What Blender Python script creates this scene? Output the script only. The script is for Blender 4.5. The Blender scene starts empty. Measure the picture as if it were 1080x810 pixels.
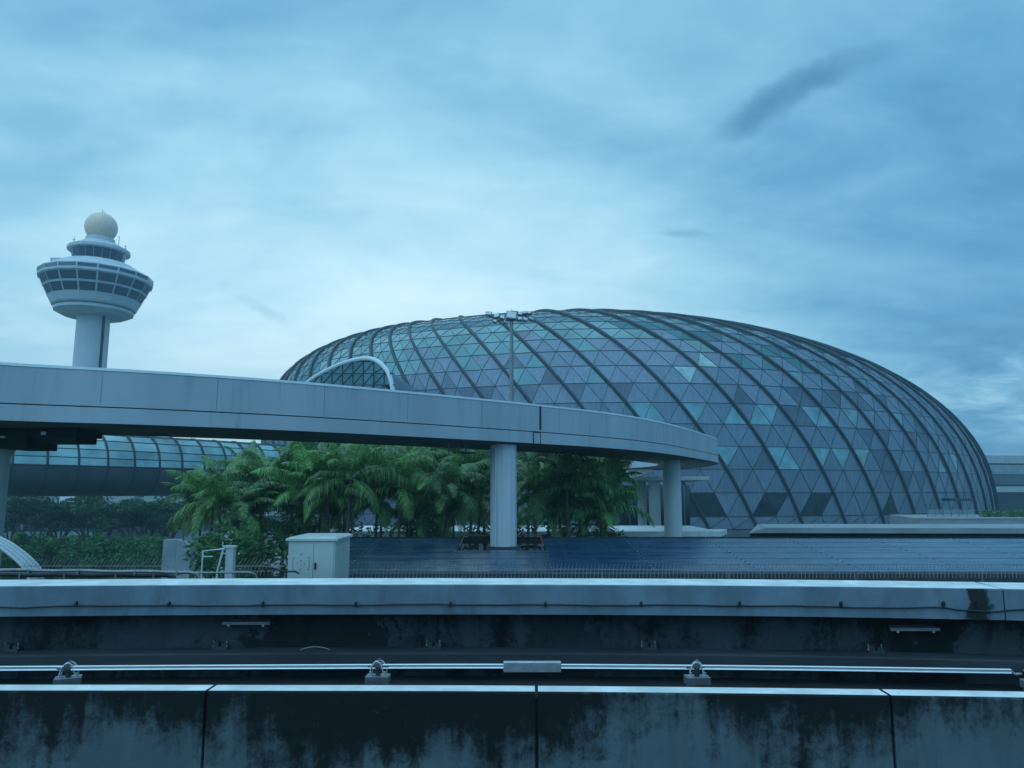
import bpy, bmesh, math, random
from mathutils import Vector, Matrix, noise
R = math.radians
random.seed(7)
S = bpy.context.scene
COL = S.collection
# ------------------------------------------------------------------ camera
CZ = 12.0
PITCH = R(8.25)
F = 780.0
cam = bpy.data.cameras.new('camera')
camo = bpy.data.objects.new('camera', cam); COL.objects.link(camo)
camo.location = (0, 0, CZ); camo.rotation_euler = (R(90) + PITCH, 0, 0)
cam.sensor_width = 36; cam.lens = 36 * F / 1080; cam.clip_start = 0.05; cam.clip_end = 6000
S.camera = camo
S.render.resolution_x = 1024; S.render.resolution_y = 768
S.view_settings.view_transform = 'Standard'; S.view_settings.look = 'None'
S.view_settings.exposure = 1.48; S.view_settings.gamma = 1; S.view_settings.use_curve_mapping = False
# ------------------------------------------------------------------ world
W = bpy.data.worlds.new("World"); S.world = W; W.use_nodes = True
nt = W.node_tree; nt.nodes.clear()
SUN_EL, SUN_AZ = R(62), R(-125)


class NT:
    def __init__(s, t): s.t = t
    def n(s, typ, **k):
        o = s.t.nodes.new(typ)
        for a, b in k.items():
            if a.startswith('i_'):
                o.inputs[int(a[2:]) if a[2:].isdigit() else a[2:].replace('_', ' ')].default_value = b
            else: setattr(o, a, b)
        return o
    def l(s, a, b): s.t.links.new(a, b)
    def math(s, op, a, b=None, c=None, clamp=False):
        o = s.t.nodes.new('ShaderNodeMath'); o.operation = op; o.use_clamp = clamp
        for i, v in enumerate((a, b, c)):
            if v is None: continue
            if isinstance(v, (int, float)): o.inputs[i].default_value = v
            else: s.l(v, o.inputs[i])
        return o.outputs[0]
    def mix(s, f, a, b, typ='MIX'):
        o = s.t.nodes.new('ShaderNodeMix'); o.data_type = 'RGBA'; o.blend_type = typ
        if isinstance(f, (int, float)): o.inputs[0].default_value = f
        else: s.l(f, o.inputs[0])
        for i, v in ((6, a), (7, b)):
            if isinstance(v, (tuple, list)): o.inputs[i].default_value = (*v[:3], 1)
            else: s.l(v, o.inputs[i])
        return o.outputs[2]
    def noise(s, vec, scale, detail=4, rough=.55, dist=0.0):
        o = s.n('ShaderNodeTexNoise'); o.inputs['Scale'].default_value = scale; o.inputs['Detail'].default_value = detail
        o.inputs['Roughness'].default_value = rough; o.inputs['Distortion'].default_value = dist
        s.l(vec, o.inputs['Vector']); return o.outputs['Fac']
    def ramp(s, f, stops):
        o = s.n('ShaderNodeValToRGB'); e = o.color_ramp.elements
        while len(e) < len(stops): e.new(.5)
        for i, (p, c) in enumerate(stops):
            e[i].position = p; e[i].color = (*c, 1) if not isinstance(c, (int, float)) else (c, c, c, 1)
        s.l(f, o.inputs[0]); return o.outputs[0]
    def smooth(s, v, a, b):
        o = s.n('ShaderNodeMapRange'); o.interpolation_type = 'SMOOTHSTEP'
        o.inputs[1].default_value = a; o.inputs[2].default_value = b; s.l(v, o.inputs[0]); return o.outputs[0]


w = NT(nt)
tc = w.n('ShaderNodeTexCoord').outputs['Generated']
sep = w.n('ShaderNodeSeparateXYZ'); w.l(tc, sep.inputs[0])
dx, dy, dz = sep.outputs
zz = w.math('MAXIMUM', dz, 0.0)
# cloud deck: directions dropped on a high flat layer so that bands flatten towards the horizon
zi = w.math('ADD', zz, 0.22)
cv = w.n('ShaderNodeCombineXYZ'); w.l(w.math('DIVIDE', dx, zi), cv.inputs[0]); w.l(w.math('DIVIDE', dy, zi), cv.inputs[1])
cv.inputs[2].default_value = 3.3
rot = w.n('ShaderNodeMapping'); rot.inputs['Rotation'].default_value = (0, 0, R(-32)); rot.inputs['Scale'].default_value = (.55, 1.25, 1)
w.l(cv.outputs[0], rot.inputs[0])
n1 = w.noise(rot.outputs[0], 1.0, 6, .5, .4)
n2 = w.noise(rot.outputs[0], 2.7, 7, .55, .6)
n3 = w.noise(cv.outputs[0], 5.5, 6, .6, .3)
cl = w.math('ADD', w.math('ADD', w.math('MULTIPLY', n1, .46), w.math('MULTIPLY', n2, .36)), w.math('MULTIPLY', n3, .18))
# thin bright deck low and slightly left, heavier cloud right and above
az = w.math('ARCTAN2', dx, dy)
g = w.math('EXPONENT', w.math('MULTIPLY', w.math('POWER', w.math('DIVIDE', w.math('ADD', az, .20), .55), 2.0), -1.0))
el = w.math('ARCSINE', zz)
ge = w.math('EXPONENT', w.math('MULTIPLY', w.math('POWER', w.math('DIVIDE', w.math('SUBTRACT', el, .17), .34), 2.0), -1.0))
br = w.math('MULTIPLY', g, ge)
val = w.math('ADD', w.math('MULTIPLY', br, .62), w.math('MULTIPLY', w.math('SUBTRACT', cl, .5), 1.30))
val = w.math('ADD', val, .225)
# local darker right side
rd = w.math('MULTIPLY', w.smooth(az, .18, .65), w.smooth(w.math('SUBTRACT', .75, el), .0, .55))
val = w.math('SUBTRACT', val, w.math('MULTIPLY', rd, .10))
lowb = w.math('MULTIPLY', w.smooth(az, .40, .62), w.math('EXPONENT', w.math('MULTIPLY', w.math('POWER', w.math('DIVIDE', w.math('SUBTRACT', el, .11), .045), 2.0), -1.0)))
val = w.math('ADD', val, w.math('MULTIPLY', lowb, w.math('ADD', .05, w.math('MULTIPLY', w.math('SUBTRACT', n3, .42), 1.4))))
col = w.ramp(val, [(0.0, (.024, .094, .17)), (.2, (.052, .152, .245)), (.38, (.098, .220, .305)), (.56, (.165, .295, .362)), (.78, (.25, .37, .42)), (1.0, (.34, .44, .46))])


def wisp(a0, e0, wa, we, slope, seed):
    off = w.n('ShaderNodeVectorMath', operation='ADD'); w.l(tc, off.inputs[0]); off.inputs[1].default_value = (seed, seed * .7, 0)
    q1 = w.math('SUBTRACT', w.noise(off.outputs[0], .35 / wa, 6, .6, .3), .5)
    q2 = w.math('SUBTRACT', w.noise(off.outputs[0], .9 / wa, 6, .62, .2), .5)
    da = w.math('ADD', w.math('SUBTRACT', az, a0), w.math('MULTIPLY', q2, wa * .8))
    de = w.math('SUBTRACT', w.math('SUBTRACT', el, e0), w.math('MULTIPLY', da, slope))
    de = w.math('ADD', de, w.math('MULTIPLY', q1, we * 4.5))
    rr = w.math('ADD', w.math('POWER', w.math('ABSOLUTE', w.math('DIVIDE', da, wa)), 2.0), w.math('POWER', w.math('ABSOLUTE', w.math('DIVIDE', de, we)), 2.0))
    rr = w.math('ADD', rr, w.math('MULTIPLY', q2, 1.6))
    return w.smooth(w.math('SUBTRACT', 1.25, rr), 0.0, 1.5)


col = w.mix(w.math('MULTIPLY', wisp(.385, .478, .115, .026, .24, 1.7), .78), col, (.017, .078, .140))
col = w.mix(w.math('MULTIPLY', wisp(.235, .335, .035, .006, -.1, 4.1), .45), col, (.06, .145, .22))
col = w.mix(w.math('MULTIPLY', wisp(-.335, .235, .04, .010, -.4, 7.3), .30), col, (.12, .23, .30))
# sky behind the viewer: unseen dim blue added to tune light on facing surfaces
bk = w.smooth(w.math('MULTIPLY', dy, -1.0), .1, .7)
col = w.mix(bk, col, (.072, .215, .355))
# below the horizon
col = w.mix(w.smooth(w.math('MULTIPLY', dz, -1.0), 0.0, .03), col, (.03, .06, .08))
sky = w.n('ShaderNodeTexSky', sky_type='NISHITA'); sky.sun_disc = False
sky.sun_elevation = SUN_EL; sky.sun_rotation = SUN_AZ
b1 = w.n('ShaderNodeBackground'); w.l(sky.outputs[0], b1.inputs[0]); b1.inputs[1].default_value = 0.05
b2 = w.n('ShaderNodeBackground'); w.l(col, b2.inputs[0]); b2.inputs[1].default_value = 1.0
mx = w.n('ShaderNodeMixShader'); mx.inputs[0].default_value = .92
w.l(b1.outputs[0], mx.inputs[1]); w.l(b2.outputs[0], mx.inputs[2])
wo = w.n('ShaderNodeOutputWorld'); w.l(mx.outputs[0], wo.inputs[0])
# ------------------------------------------------------------------ sun (veiled)
sl = bpy.data.lights.new('sun', 'SUN'); sl.energy = 0.6; sl.angle = R(110); sl.color = (.55, .85, 1.0)
so = bpy.data.objects.new('sun', sl); COL.objects.link(so)
so.rotation_euler = (R(90) - SUN_EL, 0, -SUN_AZ + R(180))
so.rotation_euler = Vector((-math.sin(SUN_AZ) * math.cos(SUN_EL), -math.cos(SUN_AZ) * math.cos(SUN_EL), -math.sin(SUN_EL))).to_track_quat('-Z', 'Y').to_euler()

# ------------------------------------------------------------------ helpers
cp, sp = math.cos(PITCH), math.sin(PITCH)


def ray(px, py):
    u = (px - 540) / F; v = (405 - py) / F
    return Vector((u, cp - v * sp, sp + v * cp))


def atY(px, py, Y):
    d = ray(px, py); return Vector((0, 0, CZ)) + d * (Y / d.y)


def atZ(px, py, z):
    d = ray(px, py); return Vector((0, 0, CZ)) + d * ((z - CZ) / d.z)


def proj(P):
    z = P[2] - CZ; d = P[1] * cp + z * sp; u = z * cp - P[1] * sp
    return 540 + F * P[0] / d, 405 - F * u / d


class MB:
    def __init__(s): s.v = []; s.f = []; s.mi = []
    def add(s, vs, fs, m=0):
        o = len(s.v); s.v += [tuple(v) for v in vs]
        for f in fs: s.f.append(tuple(i + o for i in f)); s.mi.append(m)
    def box(s, c, size, rz=0, m=0, M=None):
        hx, hy, hz = size[0] / 2, size[1] / 2, size[2] / 2
        vs = [Vector((x, y, z)) for x in (-hx, hx) for y in (-hy, hy) for z in (-hz, hz)]
        T = M if M is not None else Matrix.Translation(c) @ Matrix.Rotation(rz, 4, 'Z')
        s.add([T @ v for v in vs], [(0, 1, 3, 2), (4, 6, 7, 5), (0, 4, 5, 1), (2, 3, 7, 6), (0, 2, 6, 4), (1, 5, 7, 3)], m)
    def tube(s, pts, r, n=8, m=0, caps=True):
        pts = [Vector(p) for p in pts]
        rs = r if isinstance(r, (list, tuple)) else [r] * len(pts)
        rings = []; up = None
        for i, p in enumerate(pts):
            t = (pts[min(i + 1, len(pts) - 1)] - pts[max(i - 1, 0)]).normalized()
            if up is None:
                up = Vector((0, 0, 1)) if abs(t.z) < .9 else Vector((0, 1, 0))
            a = t.cross(up).normalized(); b = a.cross(t).normalized(); up = b
            rings.append([p + (a * math.cos(k * 2 * math.pi / n) + b * math.sin(k * 2 * math.pi / n)) * rs[i] for k in range(n)])
        vs = [v for q in rings for v in q]; fs = []
        for i in range(len(pts) - 1):
            for k in range(n):
                k2 = (k + 1) % n; fs.append((i * n + k, i * n + k2, (i + 1) * n + k2, (i + 1) * n + k))
        if caps: fs.append(tuple(range(n))[::-1]); fs.append(tuple((len(pts) - 1) * n + k for k in range(n)))
        s.add(vs, fs, m)
    def lathe(s, prof, n=48, c=(0, 0, 0), m=0, cap=True):
        vs = []; fs = []
        for r, z in prof:
            for k in range(n):
                a = 2 * math.pi * k / n; vs.append((c[0] + r * math.cos(a), c[1] + r * math.sin(a), c[2] + z))
        for i in range(len(prof) - 1):
            for k in range(n):
                k2 = (k + 1) % n; fs.append((i * n + k, i * n + k2, (i + 1) * n + k2, (i + 1) * n + k))
        if cap:
            fs.append(tuple(range(n))[::-1]); fs.append(tuple((len(prof) - 1) * n + k for k in range(n)))
        s.add(vs, fs, m)
    def prism(s, poly, z0, z1, m=0):
        n = len(poly)
        s.add([(x, y, z0) for x, y in poly] + [(x, y, z1) for x, y in poly],
              [tuple(range(n))[::-1], tuple(range(n, 2 * n))] + [(i, (i + 1) % n, n + (i + 1) % n, n + i) for i in range(n)], m)
    def sweep(s, path, prof, m=0, cap=True, skip=()):
        """path: list of (x,y); prof: list of (n,z), n to the left of travel; closed profile"""
        path = [Vector((p[0], p[1])) for p in path]; k = len(prof); vs = []; fs = []
        for i, p in enumerate(path):
            t = (path[min(i + 1, len(path) - 1)] - path[max(i - 1, 0)]).normalized(); nn = Vector((-t.y, t.x))
            for a, z in prof: q = p + nn * a; vs.append((q.x, q.y, z))
        for i in range(len(path) - 1):
            for j in range(k):
                if j in skip: continue
                j2 = (j + 1) % k; fs.append((i * k + j, i * k + j2, (i + 1) * k + j2, (i + 1) * k + j))
        if cap: fs.append(tuple(range(k))[::-1]); fs.append(tuple((len(path) - 1) * k + j for j in range(k)))
        s.add(vs, fs, m)
    def build(s, name, mats, parent=None, smooth=False, bevel=0, origin=None, kind=None, fixn=True):
        me = bpy.data.meshes.new(name)
        o0 = Vector(origin) if origin is not None else Vector((0, 0, 0))
        me.from_pydata([tuple(Vector(v) - o0) for v in s.v], [], s.f)
        for mt in (mats if isinstance(mats, (list, tuple)) else [mats]): me.materials.append(mt)
        me.polygons.foreach_set('material_index', s.mi)
        if fixn:
            bm = bmesh.new(); bm.from_mesh(me); bmesh.ops.recalc_face_normals(bm, faces=bm.faces); bm.to_mesh(me); bm.free()
        if smooth:
            me.polygons.foreach_set('use_smooth', [True] * len(me.polygons))
            try: me.set_sharp_from_angle(angle=R(35))
            except Exception: pass
        me.update()
        o = bpy.data.objects.new(name, me); COL.objects.link(o); o.location = o0
        if parent is not None:
            o.parent = parent; o.location = o0 - parent_world(parent)
        if bevel:
            b = o.modifiers.new('bevel', 'BEVEL'); b.width = bevel; b.segments = 2; b.limit_method = 'ANGLE'; b.angle_limit = R(40)
        if kind: o['kind'] = kind
        return o


def parent_world(p):
    v = Vector(p.location)
    while p.parent is not None: p = p.parent; v += Vector(p.location)
    return v


def tag(o, label=None, cat=None, group=None, kind=None):
    if label: o['label'] = label
    if cat: o['category'] = cat
    if group: o['group'] = group
    if kind: o['kind'] = kind
    return o


def thing(name, label, cat, loc=(0, 0, 0), group=None):
    o = bpy.data.objects.new(name, None); COL.objects.link(o); o.location = loc; o.empty_display_size = .2
    return tag(o, label, cat, group)


def copy_tree(o, parent=None, recursive=True):
    c = o.copy(); COL.objects.link(c)
    if parent is not None: c.parent = parent
    for ch in list(o.children): copy_tree(ch, c)
    return c


def spline(pts, n=12):
    P = [Vector(p) for p in pts]; P = [P[0] * 2 - P[1]] + P + [P[-1] * 2 - P[-2]]; out = []
    for i in range(1, len(P) - 2):
        a, b, c, d = P[i - 1:i + 3]
        for k in range(n):
            t = k / n
            out.append(.5 * ((2 * b) + (c - a) * t + (2 * a - 5 * b + 4 * c - d) * t * t + (3 * b - a - 3 * c + d) * t ** 3))
    out.append(P[-2]); return out


# ------------------------------------------------------------------ materials
def mat(name, base, rough=.6, metal=0, var=.12, nscale=3.0, spec=.5, bump=0, bscale=20, coat=0, stretch=None, objcolor=0, island=0):
    m = bpy.data.materials.new(name); m.use_nodes = True; t = NT(m.node_tree)
    b = m.node_tree.nodes['Principled BSDF']
    b.inputs['Roughness'].default_value = rough; b.inputs['Metallic'].default_value = metal
    b.inputs['Specular IOR Level'].default_value = spec; b.inputs['Coat Weight'].default_value = coat
    tcn = t.n('ShaderNodeTexCoord'); vec = tcn.outputs['Object']
    if stretch:
        mp = t.n('ShaderNodeMapping'); mp.inputs['Scale'].default_value = stretch; t.l(vec, mp.inputs[0]); vec = mp.outputs[0]
    f = t.noise(vec, nscale, 6, .6)
    lo = tuple(c * (1 - var * 1.6) for c in base); hi = tuple(min(1, c * (1 + var * 1.6)) for c in base)
    c = t.ramp(f, [(.3, lo), (.7, hi)])
    if objcolor:
        oi = t.n('ShaderNodeObjectInfo')
        c = t.mix(1.0, c, t.ramp(oi.outputs['Random'], [(0, 1 - objcolor), (1, 1 + objcolor)]), 'MULTIPLY')
    if island:
        gi = t.n('ShaderNodeNewGeometry')
        c = t.mix(1.0, c, t.ramp(gi.outputs['Random Per Island'], [(0, 1 - island), (1, 1 + island)]), 'MULTIPLY')
    t.l(c, b.inputs['Base Color'])
    if bump:
        bn = t.n('ShaderNodeBump'); bn.inputs['Strength'].default_value = bump; bn.inputs['Distance'].default_value = .02
        t.l(t.noise(tcn.outputs['Object'], bscale, 5), bn.inputs['Height']); t.l(bn.outputs[0], b.inputs['Normal'])
    return m


def stained(name, clean, dirt, ztop, depth, amount=.5, nsc=1.0, dark_extra=(), rough=.85, topclean=True, streaks=7.0, base_t=.62):
    """weathered concrete: vertical run-off streaks and algae that grow down from the top edge"""
    m = bpy.data.materials.new(name); m.use_nodes = True; t = NT(m.node_tree)
    b = m.node_tree.nodes['Principled BSDF']; b.inputs['Roughness'].default_value = rough; b.inputs['Specular IOR Level'].default_value = .25
    geo = t.n('ShaderNodeNewGeometry'); pos = geo.outputs['Position']
    s3 = t.n('ShaderNodeSeparateXYZ'); t.l(pos, s3.inputs[0])
    mp = t.n('ShaderNodeMapping'); mp.inputs['Scale'].default_value = (streaks, 1, .55); t.l(pos, mp.inputs[0])
    st = t.noise(mp.outputs[0], 1.0 * nsc, 7, .65, .3)
    mp2 = t.n('ShaderNodeMapping'); mp2.inputs['Scale'].default_value = (1.3, 1, .9); t.l(pos, mp2.inputs[0])
    big = t.noise(mp2.outputs[0], 1.1 * nsc, 5, .6, .4)
    fine = t.noise(pos, 38, 5, .7)
    blot = t.noise(pos, 6.5, 6, .7, .8)
    d = t.math('DIVIDE', t.math('SUBTRACT', ztop, s3.outputs[2]), depth)           # 0 at the top edge
    fall = t.math('SUBTRACT', 1.0, d, clamp=True)
    k = t.math('ADD', t.math('MULTIPLY', st, .55), t.math('MULTIPLY', big, .5))
    k = t.math('ADD', k, t.math('MULTIPLY', blot, .28))
    k = t.math('ADD', k, t.math('MULTIPLY', fall, amount))
    k = t.math('ADD', k, t.math('MULTIPLY', fine, .12))
    lowf = t.noise(pos, .55, 3, .5)
    k = t.math('ADD', k, t.math('MULTIPLY', t.math('SUBTRACT', lowf, .5), .9))
    k = t.math('ADD', k, t.math('MULTIPLY', t.math('SUBTRACT', t.noise(pos, 13, 6, .75, .6), .5), .35))
    mask = t.smooth(k, base_t + .12, base_t + .38)
    base = t.mix(t.smooth(big, .3, .7), tuple(c * .8 for c in clean), tuple(c * 1.15 for c in clean))
    base = t.mix(t.math('MULTIPLY', t.smooth(t.noise(mp.outputs[0], 2.3, 6, .7), .45, .75), .35), base, tuple(c * .45 for c in clean))
    c = t.mix(mask, base, dirt)
    # pale lime flecks inside the algae
    c = t.mix(t.math('MULTIPLY', t.math('MULTIPLY', t.smooth(t.noise(pos, 22, 4, .7), .62, .74), mask), .35), c, tuple(x * .8 for x in clean))
    for (x0, x1, dk) in dark_extra:
        wv = t.math('ADD', s3.outputs[0], t.math('MULTIPLY', t.math('SUBTRACT', t.noise(pos, 3.0, 5, .6), .5), (x1 - x0) * 1.3))
        a = t.math('MULTIPLY', t.smooth(wv, x0, x0 + .08), t.math('SUBTRACT', 1.0, t.smooth(wv, x1 - .08, x1)))
        c = t.mix(t.math('MULTIPLY', a, dk), c, tuple(x * .7 for x in dirt))
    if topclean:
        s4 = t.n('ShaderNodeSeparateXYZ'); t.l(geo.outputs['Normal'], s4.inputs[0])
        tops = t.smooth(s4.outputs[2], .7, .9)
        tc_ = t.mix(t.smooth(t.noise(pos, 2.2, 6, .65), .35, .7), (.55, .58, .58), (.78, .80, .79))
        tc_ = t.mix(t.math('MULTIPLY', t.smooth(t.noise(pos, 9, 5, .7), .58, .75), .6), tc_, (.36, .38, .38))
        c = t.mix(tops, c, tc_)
    t.l(c, b.inputs['Base Color'])
    bn = t.n('ShaderNodeBump'); bn.inputs['Strength'].default_value = .35; bn.inputs['Distance'].default_value = .01
    t.l(t.math('ADD', fine, blot), bn.inputs['Height']); t.l(bn.outputs[0], b.inputs['Normal'])
    return m


M = {}
M['white_concrete'] = mat('white_concrete', (.42, .44, .45), .75, var=.07, nscale=.6, bump=.1, bscale=8, stretch=(1, 1, .3))
M['guide_face'] = mat('guide_face', (.40, .45, .50), .6, var=.08, nscale=.5, stretch=(1, 1, .25), bump=.05)
def weather(m, sc_=(1.6, 1.6, .12), dark=.35, lo=.52, hi=.78):
    t = NT(m.node_tree); b = m.node_tree.nodes['Principled BSDF']; src = b.inputs['Base Color'].links[0].from_socket
    pos = t.n('ShaderNodeNewGeometry').outputs['Position']; mp = t.n('ShaderNodeMapping'); mp.inputs['Scale'].default_value = sc_; t.l(pos, mp.inputs[0])
    k = t.smooth(t.noise(mp.outputs[0], 1.7, 7, .68, .2), lo, hi); k2 = t.smooth(t.noise(pos, .35, 4, .6), .35, .7)
    c = t.mix(t.math('MULTIPLY', t.math('MULTIPLY', k, k2), dark * 2), src, (.10, .11, .11)); t.l(c, b.inputs['Base Color'])
weather(M['guide_face'], dark=.30, lo=.50); weather(M['white_concrete'], dark=.3)
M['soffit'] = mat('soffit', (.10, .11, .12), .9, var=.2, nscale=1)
M['dark'] = mat('dark', (.012, .014, .016), .8, var=.3)
M['joint'] = mat('joint', (.02, .02, .022), .9, var=.2)
M['ribm'] = mat('ribm', (.030, .038, .046), .45, .3, var=.1)
M['mullion'] = mat('mullion', (.03, .037, .042), .5, .2, var=.1)
M['panel_grey'] = mat('panel_grey', (.175, .225, .29), .42, .3, var=.12, nscale=.9, island=.10, stretch=(3, 3, .35))
M['panel_dark'] = mat('panel_dark', (.105, .135, .175), .35, .35, var=.12, nscale=.9, island=.15)
M['glass_teal'] = mat('glass_teal', (.13, .245, .26), .10, .7, var=.12, nscale=.2, island=.16)
M['glass_pale'] = mat('glass_pale', (.22, .36, .37), .10, .65, var=.2, nscale=.4)
M['glass_dark'] = mat('glass_dark', (.025, .045, .052), .08, .3, var=.3, nscale=.5, spec=.8)
M['tower_white'] = mat('tower_white', (.54, .57, .60), .6, var=.06, nscale=.3, stretch=(1, 1, .2))
M['tower_glass'] = mat('tower_glass', (.03, .06, .09), .12, .2, var=.2, spec=.8)
M['radome'] = mat('radome', (.88, .64, .48), .6, var=.07, nscale=1.4, bump=.6, bscale=1.5)
M['metal_grey'] = mat('metal_grey', (.22, .23, .24), .4, .6, var=.15, nscale=6)
M['metal_dark'] = mat('metal_dark', (.06, .065, .07), .5, .5, var=.2, nscale=6)
M['galv'] = mat('galv', (.48, .50, .52), .35, .55, var=.12, nscale=14, bump=.1)
M['alum_rail'] = mat('alum_rail', (.78, .80, .82), .3, .5, var=.06, nscale=9, stretch=(1, 8, 8))
M['cab_paint'] = mat('cab_paint', (.42, .46, .43), .45, 0, var=.05, nscale=2, bump=.05)
M['black'] = mat('black', (.01, .01, .012), .5, var=.2)
M['fence_wire'] = mat('fence_wire', (.34, .30, .31), .45, .4, var=.15, nscale=5)
M['tube_metal'] = mat('tube_metal', (.10, .12, .14), .4, .4, var=.12, nscale=.5)
M['tube_glass'] = mat('tube_glass', (.32, .46, .46), .14, .6, var=.2, nscale=.35, island=.15)
M['trunk'] = mat('trunk', (.10, .085, .065), .9, var=.3, nscale=4, stretch=(1, 1, .3), objcolor=.25)
M['palm_leaf'] = mat('palm_leaf', (.135, .27, .085), .35, var=.3, nscale=.5, objcolor=.4, island=.6)
weather(M['tower_white'], dark=.22)
M['palm_stem'] = mat('palm_stem', (.16, .26, .12), .5, var=.2)
M['tree_leaf'] = mat('tree_leaf', (.038, .10, .038), .6, var=.4, nscale=.4, objcolor=.25, island=.4)
M['hedge_leaf'] = mat('hedge_leaf', (.07, .19, .055), .6, var=.4, nscale=.8, island=.4, objcolor=.2)
M['bright_leaf'] = mat('bright_leaf', (.08, .20, .05), .6, var=.4, nscale=1, island=.4)
M['grass'] = mat('grass', (.045, .075, .035), .9, var=.35, nscale=.15, bump=.3)
M['asphalt'] = mat('asphalt', (.05, .052, .055), .8, var=.2, nscale=.4)
M['gravel'] = mat('gravel', (.09, .10, .10), .9, var=.3, nscale=4, bump=.4)
M['pale_wall'] = mat('pale_wall', (.25, .28, .30), .75, var=.12, nscale=.4)
M['old_leaf'] = mat('old_leaf', (.20, .13, .05), .7, var=.3, nscale=1, island=.3)


def leafy(m, t_=.35):
    b = m.node_tree.nodes['Principled BSDF']; nt_ = NT(m.node_tree)
    out = m.node_tree.nodes['Material Output']
    tr = nt_.n('ShaderNodeBsdfTranslucent'); src = b.inputs['Base Color'].links[0].from_socket
    nt_.l(src, tr.inputs[0]); ms = nt_.n('ShaderNodeMixShader'); ms.inputs[0].default_value = t_
    nt_.l(b.outputs[0], ms.inputs[1]); nt_.l(tr.outputs[0], ms.inputs[2]); nt_.l(ms.outputs[0], out.inputs[0])


for k_ in ('palm_leaf', 'tree_leaf', 'hedge_leaf', 'bright_leaf', 'old_leaf'): leafy(M[k_])

# solar panel: glossy dark blue glass with fine cell lines
def solar_mat():
    m = bpy.data.materials.new('solar_glass'); m.use_nodes = True; t = NT(m.node_tree); b = m.node_tree.nodes['Principled BSDF']
    pos = t.n('ShaderNodeNewGeometry').outputs['Position']; s3 = t.n('ShaderNodeSeparateXYZ'); t.l(pos, s3.inputs[0])
    fx = t.math('PINGPONG', s3.outputs[0], .5); fy = t.math('PINGPONG', s3.outputs[1], .5)
    ln = t.math('MAXIMUM', t.math('SUBTRACT', 1.0, t.smooth(fx, .0, .02)), t.math('SUBTRACT', 1.0, t.smooth(fy, .0, .025)))
    c = t.mix(t.math('MULTIPLY', ln, .6), (.012, .05, .11), (.10, .14, .18))
    c = t.mix(t.smooth(t.noise(pos, .8, 5, .6), .4, .7), c, t.mix(.5, c, (.03, .08, .13)))
    t.l(c, b.inputs['Base Color'])
    mp = t.n('ShaderNodeMapping'); mp.inputs['Scale'].default_value = (.35, 1.6, 1); t.l(pos, mp.inputs[0])
    t.l(t.ramp(t.noise(mp.outputs[0], 1.2, 5, .65), [(.3, .12), (.7, .34)]), b.inputs['Roughness'])
    b.inputs['Specular IOR Level'].default_value = .6
    return m


M['solar'] = solar_mat()
# ================================================================== GROUND
g_ = MB(); g_.add([(-2500, -400, 0), (2500, -400, 0), (2500, 4500, 0), (-2500, 4500, 0)], [(0, 1, 2, 3)])
g_.build('ground', M['grass'], kind='structure')
g_ = MB(); g_.add([(-70, 104.3, .004), (20, 104.3, .004), (20, 150, .004), (-70, 150, .004)], [(0, 1, 2, 3)])
g_.build('forecourt', mat('forecourt_paving', (.26, .27, .28), .8, var=.2, nscale=.3), kind='structure')
g_ = MB(); g_.add([(-260, 96, .004), (300, 96, .004), (300, 104, .004), (-260, 104, .004)], [(0, 1, 2, 3)])
g_.build('road', M['asphalt'], kind='structure')
g_ = MB(); g_.sweep([(-260, 95.7), (300, 95.7)], [(0, 0), (.3, 0), (.3, .13), (0, .13)]); g_.build('kerb', M['pale_wall'], kind='structure')

# ================================================================== FOREGROUND GUIDEWAY
def linepath(pts, z, n=8):
    ws = [atZ(x, y, z) for x, y in pts]
    return [(p.x, p.y) for p in spline([(q.x, q.y, 0) for q in ws], n)]


def resample(path, xs):
    out = []
    for x in xs:
        for a, b in zip(path[:-1], path[1:]):
            if a[0] <= x <= b[0]:
                t = (x - a[0]) / (b[0] - a[0]); out.append((x, a[1] + (b[1] - a[1]) * t)); break
        else:
            a, b = (path[0], path[1]) if x < path[0][0] else (path[-2], path[-1])
            t = (x - a[0]) / (b[0] - a[0]); out.append((x, a[1] + (b[1] - a[1]) * t))
    return out


def frange(a, b, n):
    n = max(1, n); return [a + (b - a) * i / n for i in range(n + 1)]


ZN = 10.5
near = linepath([(-500, 729), (-200, 728.6), (0, 729), (270, 729.3), (540, 730), (810, 732.5), (1080, 736.5), (1400, 744)], ZN)
mnear = stained('near_parapet_concrete', (.10, .13, .15), (.009, .011, .012), ZN, .8, amount=.46, streaks=5.0, base_t=.735)  # face colours also darkened in place of shade from behind the viewer
wallN = thing('parapet_wall', 'long stained concrete parapet nearest the viewer, black algae running down its face', 'wall', (0, near[len(near) // 2][1], 8.2))
jx = [atZ(px, 731, ZN).x for px in (-140, 214, 566, 934, 1290)]
jx = [jx[0] - 2.6] + jx + [jx[-1] + 2.6]
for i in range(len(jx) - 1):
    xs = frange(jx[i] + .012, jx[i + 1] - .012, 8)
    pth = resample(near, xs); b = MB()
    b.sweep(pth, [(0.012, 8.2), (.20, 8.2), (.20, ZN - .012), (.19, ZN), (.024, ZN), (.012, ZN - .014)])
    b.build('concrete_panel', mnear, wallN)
b = MB()
b.sweep(resample(near, frange(jx[0], jx[-1], 20)), [(.05, 8.25), (.15, 8.25), (.15, ZN - .06), (.05, ZN - .06)])
b.build('joint_filler', M['joint'], wallN)
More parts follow.
